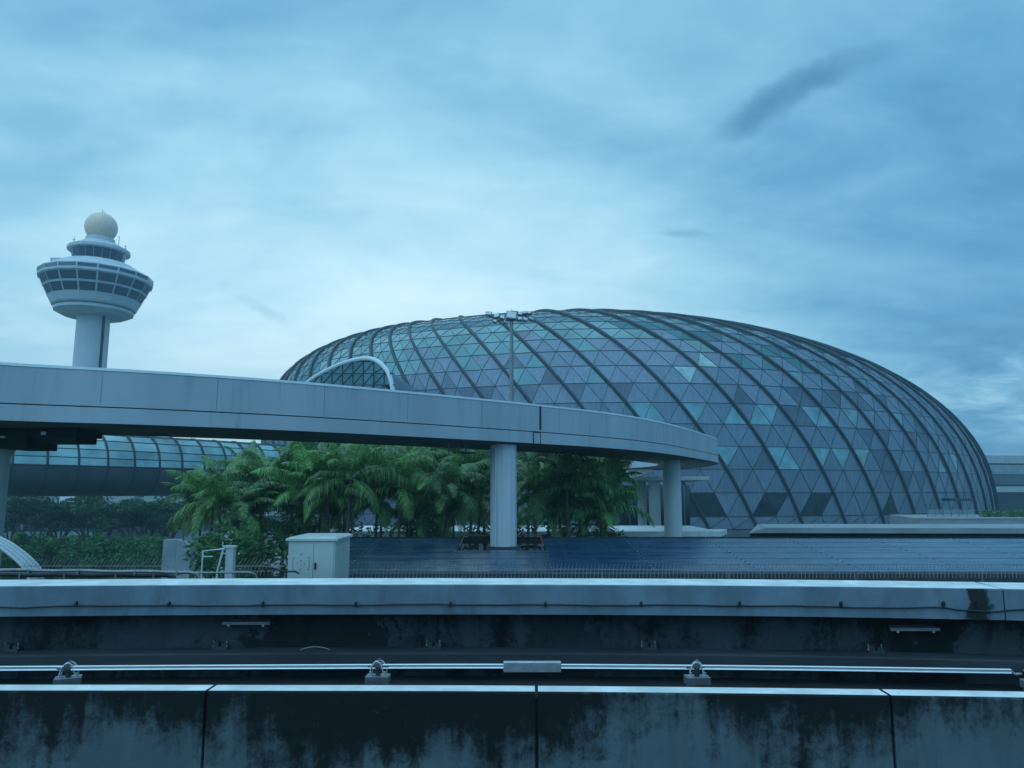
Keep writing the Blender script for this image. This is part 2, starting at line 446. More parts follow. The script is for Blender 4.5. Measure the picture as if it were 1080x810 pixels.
# trough floor
yn0 = 5.9
b = MB(); b.add([(-16, 5.9, 9.0), (18, 5.9, 9.0), (18, 14.2, 9.0), (-16, 14.2, 9.0)], [(0, 1, 2, 3)])
b.add([(-16, 5.9, 8.7), (18, 5.9, 8.7), (18, 14.2, 8.7), (-16, 14.2, 8.7)], [(0, 3, 2, 1)])
mfl = mat('trough_floor_concrete', (.015, .019, .023), .8, var=.4, nscale=.9, bump=.3)
b.build('track_floor', mfl, kind='structure')

# far parapet
far = linepath([(-500, 622), (-200, 619.8), (0, 618.3), (270, 616.8), (540, 616.6), (810, 618), (1080, 621.5), (1400, 628)], ZN)
x52 = atZ(1052, 620, ZN).x
mfar = stained('far_parapet_concrete', (.16, .215, .26), (.03, .038, .042), ZN, 1.2, amount=.0, streaks=2.0, base_t=.82,
               dark_extra=[(atZ(1012, 640, 10.2).x, atZ(1040, 640, 10.2).x, 1.0)])
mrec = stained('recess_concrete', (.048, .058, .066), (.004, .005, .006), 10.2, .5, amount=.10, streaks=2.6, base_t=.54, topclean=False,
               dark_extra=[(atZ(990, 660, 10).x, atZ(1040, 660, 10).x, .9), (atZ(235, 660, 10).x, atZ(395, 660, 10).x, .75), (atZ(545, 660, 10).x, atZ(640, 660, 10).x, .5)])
wallF = thing('parapet_wall', 'broad pale topped concrete parapet on the far side of the track, a black cable along it', 'wall', (0, 12.6, 8.5))
zb = atY(540, 648, far[len(far) // 2][1]).z
zl = atY(540, 688, far[len(far) // 2][1] - .05).z
for k, (xa, xb) in enumerate(((-14, x52 - .01), (x52 + .01, 17))):
    pth = resample(far, frange(xa, xb, 26 if k == 0 else 8)); b = MB()
    b.sweep(pth, [(0, zb), (.30, zb), (.30, zb + .1), (.9, zb + .1), (.9, ZN), (.012, ZN), (0, ZN - .012)])
    b.build('coping_beam', mfar, wallF)
b = MB(); pth = resample(far, frange(-14, 17, 34))
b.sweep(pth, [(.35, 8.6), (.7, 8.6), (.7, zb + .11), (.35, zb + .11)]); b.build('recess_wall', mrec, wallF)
b = MB(); b.sweep(pth, [(-.10, zl - .16), (.34, zl - .16), (.34, zl), (-.06, zl), (-.10, zl - .02)])
b.build('ledge_beam', mat('ledge_concrete', (.03, .037, .045), .7, var=.3, nscale=1.2, stretch=(.4, 2, 2)), wallF)


def on_far(px, py, off):
    """point at the pixel, on the vertical surface standing off behind the far parapet's edge"""
    Y = 12.5
    for _ in range(6):
        p = atY(px, py, Y); Y = resample(far, [p.x])[0][1] + off
    return atY(px, py, Y)


# black cable with clips
cab = []
for px, py in ((-220, 641), (-100, 640.5), (0, 640.5), (25, 641.3), (50, 640.2), (80, 638.6), (178, 639), (277, 638.3), (375, 638), (475, 637.6), (575, 638), (676, 638.4), (780, 638.8), (887, 640.2), (960, 641.3), (995, 641.2), (1012, 643.5), (1045, 644.8), (1080, 642.8), (1200, 645)):
    cab.append(on_far(px, py, -.03))
sp_ = spline(cab, 6); sp_ = [p + Vector((0, 0, .006 * math.sin(p.x * 3.1) + .003 * math.sin(p.x * 9))) for p in sp_]
b = MB(); b.tube(sp_, .013, 6); co = b.build('cable', M['black'], smooth=True)
tag(co, 'thin black cable sagging slightly between clips along the far parapet face', 'cable')
for px in (80, 178, 277, 375, 475, 575, 676, 780, 887, 995, 1030):
    p = on_far(px, 638.5, -.028); b = MB(); b.box(p + Vector((0, 0, .012)), (.035, .05, .06)); b.box(p + Vector((.01, 0, .045)), (.012, .03, .035)); b.build('clip', M['black'], co)

# light fittings on the recess wall
for i, (x0, x1, y0, lab) in enumerate(((234, 285, 656, 'slim grey batten fitting on the dark recess wall, left of the bare hoop'), (938, 993, 662.5, 'slim grey batten fitting on the dark recess wall near the black water stain'))):
    a = on_far(x0, y0, .16); c = on_far(x1, y0, .16)
    th = thing('light_fitting', lab, 'light fitting', ((a + c) / 2), group='batten fittings on the recess wall')
    b = MB(); L = (c - a).length
    b.add([(-L / 2, 0, .0), (L / 2, 0, .0), (L / 2 - .06, .17, .02), (-L / 2 + .06, .17, .02), (-L / 2, 0, -.045), (L / 2, 0, -.045), (L / 2 - .06, .17, -.06), (-L / 2 + .06, .17, -.06)],
          [(0, 1, 2, 3), (4, 7, 6, 5), (0, 4, 5, 1), (1, 5, 6, 2), (2, 6, 7, 3), (3, 7, 4, 0)])
    ob = b.build('housing', M['metal_grey'], None); ob.parent = th
    for s in (-1, 1):
        b = MB(); b.box((s * L * .36, .0, -.055), (.03, .03, .03)); ob = b.build('screw_boss', M['galv']); ob.parent = th

# bolted base plates along the ledge
mpl = M['metal_dark']
for i, (px, py) in enumerate(((12, 684.5), (232, 684), (457, 683.5), (684, 684.5), (923, 687.5))):
    p = on_far(px, py + 3, .26); p.z = zl
    th = thing('base_plate', ['corroded bolted bracket on the far ledge at its left end', 'corroded bolted bracket on the far ledge below the left batten fitting',
               'corroded bolted bracket on the far ledge, first to the right of the bare hoop', 'corroded bolted bracket on the far ledge, midway between hoop and right fitting',
               'corroded bolted bracket on the far ledge below the right batten fitting'][i], 'bracket', p, group='old brackets along the far ledge')
    b = MB(); b.box((0, 0, .02), (.26, .10, .04)); b.box((-.06, 0, .075), (.09, .07, .07)); b.box((.07, 0, .065), (.07, .07, .05))
    o = b.build('plate', M['metal_dark']); o.parent = th
    for s in (-1, 1):
        b = MB(); b.lathe([(.018, .04), (.018, .06), (.008, .06), (.008, .13)], 8, (s * .105, -.01, 0)); o = b.build('bolt', M['galv']); o.parent = th
# hoop
a = on_far(313, 688, .15); c = on_far(352, 688, .15)
b = MB(); hp = [a.lerp(c, t) + Vector((0, 0, .085 * math.sin(math.pi * t) ** .7)) for t in frange(0, 1, 16)]
b.tube(hp, .008, 6); tag(b.build('wire_hoop', M['metal_grey'], smooth=True), 'thin bare wire hoop arching above the dark far ledge', 'wire')

# ---- power rail
ZR = 10.30
rail = linepath([(-400, 708), (-150, 706), (0, 705), (270, 703.4), (540, 702.6), (810, 704.4), (1066, 708)], ZR)
rlw = [Vector((x, y, ZR)) for x, y in rail]
rt = thing('power_rail', 'bright aluminium rail running the full width just behind the nearest parapet', 'rail', (0, rlw[len(rlw) // 2].y, ZR))
b = MB()
b.sweep(rail, [(-.013, ZR - .021), (.013, ZR - .021), (.017, ZR - .016), (.012, ZR - .006), (.012, ZR + .006), (.017, ZR + .016), (.013, ZR + .021), (-.013, ZR + .021), (-.017, ZR + .016), (-.012, ZR + .006), (-.012, ZR - .006), (-.017, ZR - .016)])
b.build('rail_bar', M['alum_rail'], rt)
def rail_at(px, py=704): 
    p = atZ(px, py, ZR); return Vector((p.x, resample(rail, [p.x])[0][1], ZR))
a = rail_at(531); c = rail_at(592); b = MB(); b.box((a + c) / 2 + Vector((0, 0, -.003)), ((c - a).length, .07, .095)); b.build('splice_cover', M['galv'], rt, bevel=.006)
# rail ending dips into the last bracket
e = rlw[-1]; b = MB(); b.tube([e, e + Vector((.05, .02, -.03)), e + Vector((.12, .03, -.03))], .012, 6); b.build('end_lead', M['galv'], rt)


def bracket():
    th = thing('rail_bracket', '', 'bracket', (0, 0, 0), group='brackets carrying the power rail')
    b = MB(); b.box((0, 0, -.14), (.27, .16, .09)); b.box((0, 0, -.65), (.22, .12, .9)); o = b.build('foot_block', M['metal_grey'], bevel=.006); o.parent = th
    b = MB(); b.lathe([(.03, -.10), (.03, -.06), (.045, -.05), (.03, -.04), (.045, -.03), (.03, -.02), (.04, -.01), (.025, 0)], 14); o = b.build('insulator', M['metal_dark'], smooth=True); o.parent = th
    for s in (-1, 1):
        b = MB(); b.lathe([(.034, -.095), (.034, -.08), (.018, -.08), (.018, -.05), (.006, -.05)], 10, (s * .08, -.035, 0)); o = b.build('bolt', M['galv'], smooth=True); o.parent = th
    for s in (-1, 1):
        b = MB(); b.tube([Vector((s * .012 + .085 * math.cos(t) * (1 if s > 0 else .9), s * .035, -.095 + .155 * math.sin(t))) for t in frange(.05, math.pi - .05, 14)], .006, 6)
        o = b.build('hoop_strap', M['alum_rail'], smooth=True); o.parent = th
    b = MB(); b.box((0, 0, .018), (.10, .055, .045)); b.box((-.01, 0, .05), (.055, .04, .03)); b.box((.075, 0, .006), (.09, .045, .022)); b.box((-.085, 0, .006), (.07, .045, .022))
    b.lathe([(.012, .05), (.012, .085), (.004, .085)], 8, (.012, 0, 0)); o = b.build('clamp', M['metal_grey'], bevel=.004); o.parent = th
    return th


proto = bracket()
for i, (px, lab) in enumerate(((74, 'twisted rail bracket with its hoops skewed, on the left of the frame'), (398, 'upright rail bracket with round hoop straps, left of the box shaped splice cover'),
                              (735, 'upright rail bracket with round hoop straps, right of the box shaped splice cover'), (1079, 'rail bracket cut by the right edge of the picture, where the rail ends'))):
    o = proto if i == 0 else copy_tree(proto)
    p = rail_at(px); o.location = p; o.scale = (.85, .85, .85); o['label'] = lab
    o.rotation_euler.z = (R(24), 0, R(3), R(-8))[i]

# ================================================================== DECK BEHIND THE PARAPET
b = MB(); b.box((2, 15.6, 9.55), (36, 3.6, .3)); dk = b.build('service_deck', M['gravel'], kind='structure')
# electrical cabinet
Yc = 14.2
p0 = atY(303, 605, Yc); p1 = atY(353, 605, Yc); pt = atY(303, 570.5, Yc)
ct = thing('electrical_cabinet', 'pale grey two door electrical cabinet standing beside the solar roof', 'cabinet', ((p0.x + p1.x) / 2, Yc, 9.7))
wC = p1.x - p0.x; D = 1.25
x0, x1 = p0.x, p1.x; zt = pt.z
b = MB(); b.box(((x0 + x1) / 2, Yc + D / 2, (zt + 10.0) / 2), (wC, D, zt - 10.0)); b.build('body', M['cab_paint'], ct, bevel=.01)
b = MB(); b.box(((x0 + x1) / 2, Yc + D / 2, 9.85), (wC * .96, D * .96, .3)); b.build('plinth', M['metal_grey'], ct)
b = MB(); T0, T1 = zt + .002, zt + .075
ov = .045
b.add([(x0 - ov, Yc - ov, T0), (x1 + ov, Yc - ov, T0), (x1 + ov, Yc + D + ov, T0), (x0 - ov, Yc + D + ov, T0),
       (x0 + .03, Yc + .02, T1), (x1 - .03, Yc + .02, T1), (x1 - .03, Yc + D, T1), (x0 + .03, Yc + D, T1),
       (x0 - ov, Yc - ov, T0 + .04), (x1 + ov, Yc - ov, T0 + .04), (x1 + ov, Yc + D + ov, T0 + .04), (x0 - ov, Yc + D + ov, T0 + .04)],
      [(0, 3, 2, 1), (0, 1, 9, 8), (1, 2, 10, 9), (2, 3, 11, 10), (3, 0, 8, 11), (8, 9, 5, 4), (9, 10, 6, 5), (10, 11, 7, 6), (11, 8, 4, 7), (4, 5, 6, 7)])
b.build('lid', M['cab_paint'], ct)
xm = x0 + wC * .545
for i, (a, c) in enumerate(((x0 + .03, xm - .006), (xm + .006, x1 - .03))):
    b = MB(); b.box(((a + c) / 2, Yc - .009, (zt + 10.06) / 2), (c - a, .016, zt - 10.14)); d = b.build('door', M['cab_paint'], ct, bevel=.004)
    if i == 1:
        b = MB(); b.box((a + .035, Yc - .03, (zt + 10.1) / 2 + .03), (.03, .03, .12)); h = b.build('handle', M['black'], d)
    else:
        b = MB(); cx, cz = (a + c) / 2, (zt + 10.1) / 2 + .04
        for (lx, lz, lw, lh) in ((-.15, .03, .006, .22), (.15, .03, .006, .22), (-.13, .14, .04, .006), (.13, .14, .04, .006), (-.13, -.08, .04, .006), (.13, -.08, .04, .006), (0, .20, .02, .02), (0, .08, .02, .02), (0, .0, .006, .05), (0, -.08, .02, .02), (-.07, .03, .006, .05), (.07, .03, .006, .05)):
            b.box((cx + lx, Yc - .0195, cz + lz), (lw, .003, lh))
        b.build('switch_diagram', M['metal_dark'], d)
for s in (0, 1):
    b = MB(); b.box((x1 + .004, Yc + .3 + s * .6, (zt + 10.1) / 2), (.008, .5, zt - 10.3)); b.build('side_panel', M['cab_paint'], ct)
# cable loop left of the cabinet foot
p = atY(280, 604, 13.9)
b = MB(); b.tube([p + Vector((.0, 0, -.1))] + [p + Vector((.10 - .10 * math.cos(t), 0, .03 + .055 * math.sin(t))) for t in frange(0, 2.2, 8)] + [p + Vector((.30, 0, .02)), p + Vector((.55, 0, .02)), p + Vector((.62, 0, -.02))], .016, 6)
tag(b.build('hose', M['black'], smooth=True), 'short black hose curling over the parapet left of the cabinet', 'hose')
# conduits at the left
for i, (ya, yb, xe, r, lab, mm) in enumerate(((600.5, 603.5, 200, .03, 'upper grey conduit lying behind the far parapet on the left', 'metal_grey'), (606, 606.5, 175, .045, 'lower thick conduit lying behind the far parapet on the left', 'metal_dark'), (602.5, 604.0, 262, .018, 'thin pale conduit reaching closest to the cabinet on the left', 'metal_grey'))):
    a = atY(-60, ya, 13.6 + i * .12); c = atY(xe, yb, 13.6 + i * .12)
    b = MB(); pp = [a.lerp(c, t) + Vector((0, 0, .006 * math.sin(t * 25 + i))) for t in frange(0, 1, 20)] + [c + Vector((.12, .02, -.03)), c + Vector((.2, .05, -.2))]
    b.tube(pp, r, 8); ob = b.build('conduit', M[mm], smooth=True); tag(ob, lab, 'conduit', 'conduits along the parapet')
    for t in (.15, .35, .55, .78, .95):
        b = MB(); b.box(a.lerp(c, t) - Vector((0, 0, .02)), (.035, r * 2.3, r * 2.6)); b.build('saddle', M['metal_grey'], ob)

# leaning wire guard fences
def guard(x0p, x1p, yt, yb, Yf, lean, lab, step, rr=.006):
    a = atY(x0p, yb, Yf); c = atY(x1p, yb, Yf); hgt = atY(540, yt, Yf).z - atY(540, yb, Yf).z
    th = thing('guard_fence', lab, 'fence', ((a + c) / 2)); n = int((c.x - a.x) / step); b = MB()
    for i in range(n):
        x = a.x + i * step; j = random.uniform(-.004, .004)
        b.tube([(x, Yf, a.z - .08), (x + lean * .4, Yf, a.z + hgt * .5), (x + lean + j, Yf - .03, a.z + hgt)], rr, 4)
    b.build('pickets', M['fence_wire'], th)
    for zz_ in (0.01, hgt * .42):
        b = MB(); b.box(((a.x + c.x) / 2, Yf + .012, a.z + zz_), (c.x - a.x, .012, .014)); b.build('rail', M['fence_wire'], th)
    for x in frange(a.x, c.x, int((c.x - a.x) / 2.4)):
        b = MB(); b.box((x, Yf + .03, a.z - .25), (.03, .03, .5)); b.build('post', M['metal_grey'], th)


guard(368, 1170, 594.5, 605, 15.0, .035, 'long low guard of thin upright wires in front of the solar roof', .0745)
guard(22, 178, 589, 603, 15.6, .16, 'low guard of slanting wires in front of the green hedge', .074, .005)
guard(248, 300, 589, 603, 15.6, .16, 'short low guard of slanting wires left of the electrical cabinet', .074, .005)

# ================================================================== SOLAR ROOF
KROOF = .882
zA = 12 - 3.0 * KROOF; nt1 = atZ(540, 603, zA); YA = nt1.y
# far edge on a 6 degree slope
sl_ = math.tan(R(5.2))
d = ray(540, 567.5); YB = (zA - CZ - sl_ * YA) / (d.z / d.y - sl_); zB = zA + sl_ * (YB - YA)
def rz(y): return zA + sl_ * (y - YA)
rf = thing('solar_roof', 'low sloping roof covered in glossy dark blue solar panels behind the wire guard', 'roof', (5, YA, zA))
cw = (YB / F) * 84
nc = 14; nr = 6; xl = atY(576, 568, YB).x - cw * 3 - .4
xs_ = [xl + cw * i for i in range(nc + 1)]; ys_ = frange(YA, YB, nr)
pA = atY(492, 580, YA + 1); 
def roofpt(px, py):
    d = ray(px, py); t = (zA - CZ - sl_ * YA) / (d.z - sl_ * d.y); return Vector((0, 0, CZ)) + d * t
NL = roofpt(494, 580); NR = roofpt(576, 580); yN = NL.y
xs_ = [x for x in xs_]; 
i3 = min(range(len(xs_)), key=lambda i: abs(xs_[i] - NR.x)); sh = NR.x - xs_[i3]; xs_ = [x + sh for x in xs_]
xl_ = atY(369, 569, YB).x; k_ = [i for i in range(nc + 1) if xs_[i] > xl_ + .5][0]; xs_ = [xl_] + xs_[k_:]; nc = len(xs_) - 1; i3 = min(range(nc + 1), key=lambda i: abs(xs_[i] - NR.x))
xNL = xs_[i3 - 1] + .02; xNR = xs_[i3]
for i in range(nc):
    for j in range(nr):
        x0, x1, y0, y1 = xs_[i] + .016, xs_[i + 1] - .016, ys_[j] + .03, ys_[j + 1] - .03
        if i == i3 - 1:
            if y0 > yN: continue
            y1 = min(y1, yN - .03)
            if y1 - y0 < .1: continue
        b = MB(); b.add([(x0, y0, rz(y0)), (x1, y0, rz(y0)), (x1, y1, rz(y1)), (x0, y1, rz(y1)), (x0, y0, rz(y0) - .04), (x1, y0, rz(y0) - .04), (x1, y1, rz(y1) - .04), (x0, y1, rz(y1) - .04)],
                        [(0, 1, 2, 3), (4, 7, 6, 5), (0, 4, 5, 1), (1, 5, 6, 2), (2, 6, 7, 3), (3, 7, 4, 0)])
        b.build('solar_panel', M['solar'], rf)
b = MB()
for (xa, xb, ya, yb) in ((xs_[0], xNL, YA, YB), (xNR, xs_[-1], YA, YB), (xNL, xNR, YA, yN)):
    b.add([(xa, ya, rz(ya) - .05), (xb, ya, rz(ya) - .05), (xb, yb, rz(yb) - .05), (xa, yb, rz(yb) - .05), (xa, ya, rz(ya) - .35), (xb, ya, rz(ya) - .35), (xb, yb, rz(yb) - .35), (xa, yb, rz(yb) - .35)],
          [(0, 1, 2, 3), (4, 7, 6, 5), (0, 4, 5, 1), (1, 5, 6, 2), (2, 6, 7, 3), (3, 7, 4, 0)])
b.build('roof_deck', M['metal_dark'], rf)
for i in range(1, nc):
    b = MB(); ye = yN - .05 if i in (i3 - 1, i3) else YB - .1
    yy = YA + .1
    while yy < ye:
        b.add([(xs_[i] - .02, yy, rz(yy) + .004), (xs_[i] + .02, yy, rz(yy) + .004), (xs_[i] + .02, yy + .12, rz(yy + .12) + .004), (xs_[i] - .02, yy + .12, rz(yy + .12) + .004)], [(0, 1, 2, 3)]); yy += .46
    b.build('clamp_row', M['galv'], rf)
b = MB(); b.box(((xs_[0] + xs_[-1]) / 2, YA + .4, 4.3), (xs_[-1] - xs_[0] - .6, .3, 8.6)); b.build('wall', M['pale_wall'], rf)
b = MB()
for i in range(7):
    x = xNL + (xNR - xNL) * (i + .5) / 7; b.box((x, (yN + YB) / 2, rz(YB) - .55), (.06, YB - yN, .06))
b.add([(xNL, yN, rz(yN) - .6), (xNR, yN, rz(yN) - .6), (xNR, YB, rz(yN) - .6), (xNL, YB, rz(yN) - .6)], [(0, 1, 2, 3)])
b.build('well_grating', M['metal_dark'], rf)
mrd = mat('red_primer', (.20, .07, .09), .6, var=.2)
b = MB()
for (a, c) in (((xNL + .1, YB - .05), (xNR - .1, YB - .05)), ((xNL + .1, yN + .1), (xNL + .1, YB - .05)), ((xNR - .1, yN + .1), (xNR - .1, YB - .05))):
    z1 = rz(a[1]) + .12; z2 = rz(c[1]) + .12
    b.tube([(a[0], a[1], z1), (c[0], c[1], z2)], .03, 6)
b.build('well_frame', mrd, rf)
b = MB(); b.box((xs_[0] * .5 + xs_[-1] * .5, YB + .05, rz(YB) - .1), (xs_[-1] - xs_[0], .1, .28)); b.build('ridge_trim', M['dark'], rf)

# ================================================================== CURVED GUIDEWAY
ZT, ZBt = 15.6, 14.0
gp = [atZ(x, y, ZT) for x, y in ((-420, 352), (-200, 367.5), (0, 383), (150, 391.5), (300, 402), (430, 413.5), (570, 427.5), (650, 437), (700, 446), (739, 457))]
gp = [Vector((p.x, p.y, 0)) for p in gp]
last = gp[-1]
gp += [Vector((last.x + 2.85, last.y + 6.5, 0)), Vector((last.x + 3.9, last.y + 13, 0)), Vector((last.x + 2.6, last.y + 20, 0)), Vector((last.x - 1.2, last.y + 26.5, 0)), Vector((last.x - 7, last.y + 32, 0)), Vector((last.x - 15, last.y + 33.5, 0)), Vector((last.x - 32, last.y + 33.5, 0))]
gpath = [(p.x, p.y) for p in spline(gp, 10)]
GW = 4.4
gt = thing('elevated_guideway', 'pale concrete elevated guideway curving across the picture and away to the right', 'bridge', (0, 30, 0))
zg = ZBt + .46   # groove height
b = MB(); b.sweep(gpath, [(0, zg + .02), (.30, zg + .02), (.30, ZT), (0, ZT)]); b.build('outer_parapet', M['guide_face'], gt)
b = MB(); b.sweep(gpath, [(-.02, ZT - .05), (-.004, ZT - .05), (-.004, ZT + .003), (.32, ZT + .003), (.32, ZT + .03), (-.02, ZT + .03)]); b.build('coping', mat('coping_highlight', (.80, .82, .84), .35, .2, var=.04), gt)  # bright strip colour paints the light caught along the top edge
b = MB(); b.sweep(gpath, [(.03, ZBt), (.35, ZBt), (.35, zg + .01), (.03, zg + .01)]); b.build('groove_backing', M['joint'], gt)
b = MB(); b.sweep(gpath, [(.005, ZBt - .02), (.30, ZBt - .02), (.30, zg - .015), (.005, zg - .015)]); b.build('edge_beam', M['guide_face'], gt)
b = MB(); b.sweep(gpath, [(GW - .3, ZBt), (GW, ZBt), (GW, ZT), (GW - .3, ZT)]); b.build('inner_parapet', M['guide_face'], gt)
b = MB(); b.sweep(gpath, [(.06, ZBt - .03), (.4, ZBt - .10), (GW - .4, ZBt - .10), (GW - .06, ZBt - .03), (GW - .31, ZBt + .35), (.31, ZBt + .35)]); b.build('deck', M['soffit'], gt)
# panel joints: very fine grey lines on the fascia
def gpoint(px, z=15.0):
    best = None
    for a, c in zip(gpath[:-1], gpath[1:]):
        xa = proj((a[0], a[1], z))[0]; xc = proj((c[0], c[1], z))[0]
        if min(xa, xc) <= px <= max(xa, xc):
            t = (px - xa) / (xc - xa + 1e-9); p = Vector((a[0] + (c[0] - a[0]) * t, a[1] + (c[1] - a[1]) * t, 0)); tn = Vector((c[0] - a[0], c[1] - a[1], 0)).normalized()
            return p, tn
mjg = mat('joint_grey', (.24, .26, .28), .8)
for px in (107, 229, 342, 430, 508, 590, 640, 672, 700, 722):
    p, tn = gpoint(px); nn = Vector((-tn.y, tn.x, 0))
    Mx = Matrix((( tn.x, nn.x, 0, p.x), (tn.y, nn.y, 0, p.y), (0, 0, 1, (zg + ZT) / 2), (0, 0, 0, 1)))
    b = MB(); b.box((0, 0, 0), (.018, .008, ZT - zg - .14), M=Mx); b.build('panel_joint', mjg, gt)
# expansion joint with stepped cut at x ~ 570
p, tn = gpoint(569.5); nn = Vector((-tn.y, tn.x, 0))
def gm(p, tn, nn, z): return Matrix(((tn.x, nn.x, 0, p.x), (tn.y, nn.y, 0, p.y), (0, 0, 1, z), (0, 0, 0, 1)))
b = MB()
b.box(0, (.07, .03, ZT - zg - .12), M=gm(p, tn, nn, (ZT + zg) / 2 + .05))
b.box(0, (.42, .03, .05), M=gm(p - tn * .19, tn, nn, zg + .0))
b.box(0, (.045, .03, .5), M=gm(p - tn * .39, tn, nn, zg - .23))
b.box(0, (.02, .03, .5), M=gm(p + tn * .015, tn, nn, zg - .23))
b.build('expansion_joint', M['joint'], gt)
b = MB(); b.box(0, (.025, .05, ZT - zg - .1), M=gm(p + tn * .055, tn, nn, (ZT + zg) / 2 + .05)); b.build('joint_strip', M['metal_grey'], gt)


def pier(px, w_, off, zbase, hex_=False, y_ref=520):
    p, tn = gpoint(px, 14); nn = Vector((-tn.y, tn.x, 0)); c = p + nn * off
    b = MB(); r = w_ / 2
    b.lathe([(r, zbase), (r, ZBt - .101)], 12 if hex_ else 32, (c.x, c.y, 0)); return b, c


b, c = pier(534, 1.08, 1.2, 0, True); c = atY(531, 520, 30.8); b = MB(); b.lathe([(.54, 0), (.54, ZBt - .101)], 12, (c.x, c.y, 0)); ob = b.build('pier', M['tower_white'], gt)
pc = c
b = MB(); b.box((pc.x - .30, pc.y - .55, 8), (.05, .08, 11.5)); b.build('downpipe', M['tower_white'], gt)
b = MB(); b.box((pc.x, pc.y, rz(pc.y) - .22), (1.3, 1.3, .3)); b.build('pier_plinth', M['metal_dark'], gt)
YP2 = 46.0
c = atY(709, 520, YP2); b = MB(); b.lathe([(.54, 0), (.54, ZBt - .101)], 32, (c.x, YP2, 0)); b.build('pier', M['tower_white'], gt, smooth=True)

# left pier
c = atY(-27, 530, 23.0)
b = MB(); b.lathe([(.82, 0), (.82, ZBt - .9), (.95, ZBt - .7), (1.0, ZBt - .101)], 32, (c.x, c.y, 0)); b.build('pier', M['tower_white'], gt, smooth=True)
# dark switch gear box hanging under the left end
a = atY(-30, 458, 22.3); c2 = atY(78, 470, 22.3)
b = MB(); b.box(((a.x + c2.x) / 2, 23.1, ZBt - .22), (c2.x - a.x, 1.4, .24)); b.box((c2.x - .75, 23.1, ZBt - .32), (1.3, 1.2, .42)); b.box((a.x + 1.2, 23.1, ZBt - .45), (.9, 1.6, .55))
b.build('bearing_box', M['dark'], gt, bevel=.02)
b = MB(); q = atY(46, 457, 22.2); b.box(q, (.13, .05, .10)); q = atY(3, 461, 22.2); b.box(q, (.14, .05, .05)); b.build('small_lamp', M['tower_white'], gt)
# hanging hardware beneath deck left of the middle pier
b = MB()
for px in (483, 493, 501):
    p, tn = gpoint(px, 14); q = p + Vector((-tn.y, tn.x, 0)) * .6; b.box((q.x, q.y, ZBt - .3), (.05, .05, .5))
q1, _ = gpoint(483, 14); q2, _ = gpoint(501, 14); b.tube([(q1.x, q1.y + .6, ZBt - .5), (q2.x, q2.y + .6, ZBt - .5)], .05, 6)
b.build('pipe_hanger', M['metal_dark'], gt)

# ================================================================== ENTRANCE CANOPY behind the bend
Yk = 66
ck = thing('entrance_canopy', 'thin white pointed canopy on slim columns behind the guideway bend', 'canopy', (atY(680, 500, Yk).x, Yk, 0))
tip = atY(690, 495, Yk)
def kp(px, py, Y=Yk): return atY(px, py, Y)
b = MB()
prof = [(645, 488), (672, 488.5), (684, 491), (689, 494), (688, 497), (680, 500.5), (664, 504.5), (645, 507.5)]
f_ = [kp(*q) for q in prof]; bk_ = [v + Vector((0.6, 3.0, 0)) for v in f_]; n = len(f_)
b.add(f_ + bk_, [tuple(range(n))] + [tuple(range(n, 2 * n))[::-1]] + [(i, (i + 1) % n, n + (i + 1) % n, n + i) for i in range(n)])
b.build('pointed_fascia', mat('canopy_white', (.75, .78, .80), .5, var=.04), ck)
b = MB(); c_ = kp(655.5, 496.5, Yk - .03); b.tube([c_ + Vector((0, -.06, 0)), c_ + Vector((0, .04, 0))], .34, 20)
ob = b.build('round_opening', M['dark'], ck)
a = kp(640, 505, Yk + 3); c2 = kp(745, 505, Yk + 3)
b = MB(); b.box(((a.x + c2.x) / 2, Yk + 6, a.z), (c2.x - a.x, 8, .35)); b.build('roof_slab', M['white_concrete'], ck, bevel=.05)
for px, ww, Y in ((677, .85, Yk + 6.5), (690.5, 1.05, Yk + 3.5)):
    q = kp(px, 530, Y); b = MB(); b.lathe([(ww / 2, 3), (ww / 2, a.z - .18)], 24, (q.x, q.y, 0)); b.build('column', M['white_concrete'], ck, smooth=True)
# glazed entrance wall behind columns
a = kp(640, 512, Yk + 12); c2 = kp(728, 558, Yk + 12)
b = MB(); b.box(((a.x + c2.x) / 2, Yk + 12, (a.z + 4.0) / 2), (c2.x - a.x, .3, a.z - 4.0)); b.build('glass_wall', M['tower_glass'], ck)
for px in (650, 664, 678, 692, 706, 722):
    q = kp(px, 540, Yk + 11.8); b = MB(); b.box((q.x, q.y, (a.z + 4) / 2), (.12, .2, a.z - 4.0)); b.build('mullion', M['metal_grey'], ck)

# ================================================================== ELEVATED ROAD SLAB behind the palms
Yr = 50
a = atY(372, 559, Yr); c2 = atY(752, 566.5, Yr)
b = MB(); q0 = atY(340, 562, Yr); q1 = atY(760, 562, Yr)
zt_, zb_ = atY(540, 560.5, Yr).z, atY(540, 566, Yr).z
b.prism([(q0.x, Yr), (q1.x, Yr), (q1.x + 1.3, Yr + 3), (q0.x, Yr + 3)], zb_, zt_)
b.prism([(q0.x, Yr + 3.004), (q1.x + 1.3, Yr + 3.004), (q1.x + 1.3, Yr + 14), (q0.x, Yr + 14)], zb_, zt_ - .25)
b.build('elevated_pavement', mat('pavement_white', (.62, .65, .66), .7, var=.1), kind='structure')
Yg = 52
q0 = atY(792, 562, Yg); q1 = atY(808, 556, Yg); q2 = atY(1180, 560, Yg)
rw = thing('boundary_wall', 'grey concrete edge wall with a shadowed base between solar roof and dome', 'wall', (q1.x, Yg, 0))
b = MB(); b.prism([(q1.x, Yg), (q2.x, Yg - 1), (q2.x, Yg + 6), (q1.x + 1.5, Yg + 6)], atY(808, 562.2, Yg).z, atY(808, 556.6, Yg).z)
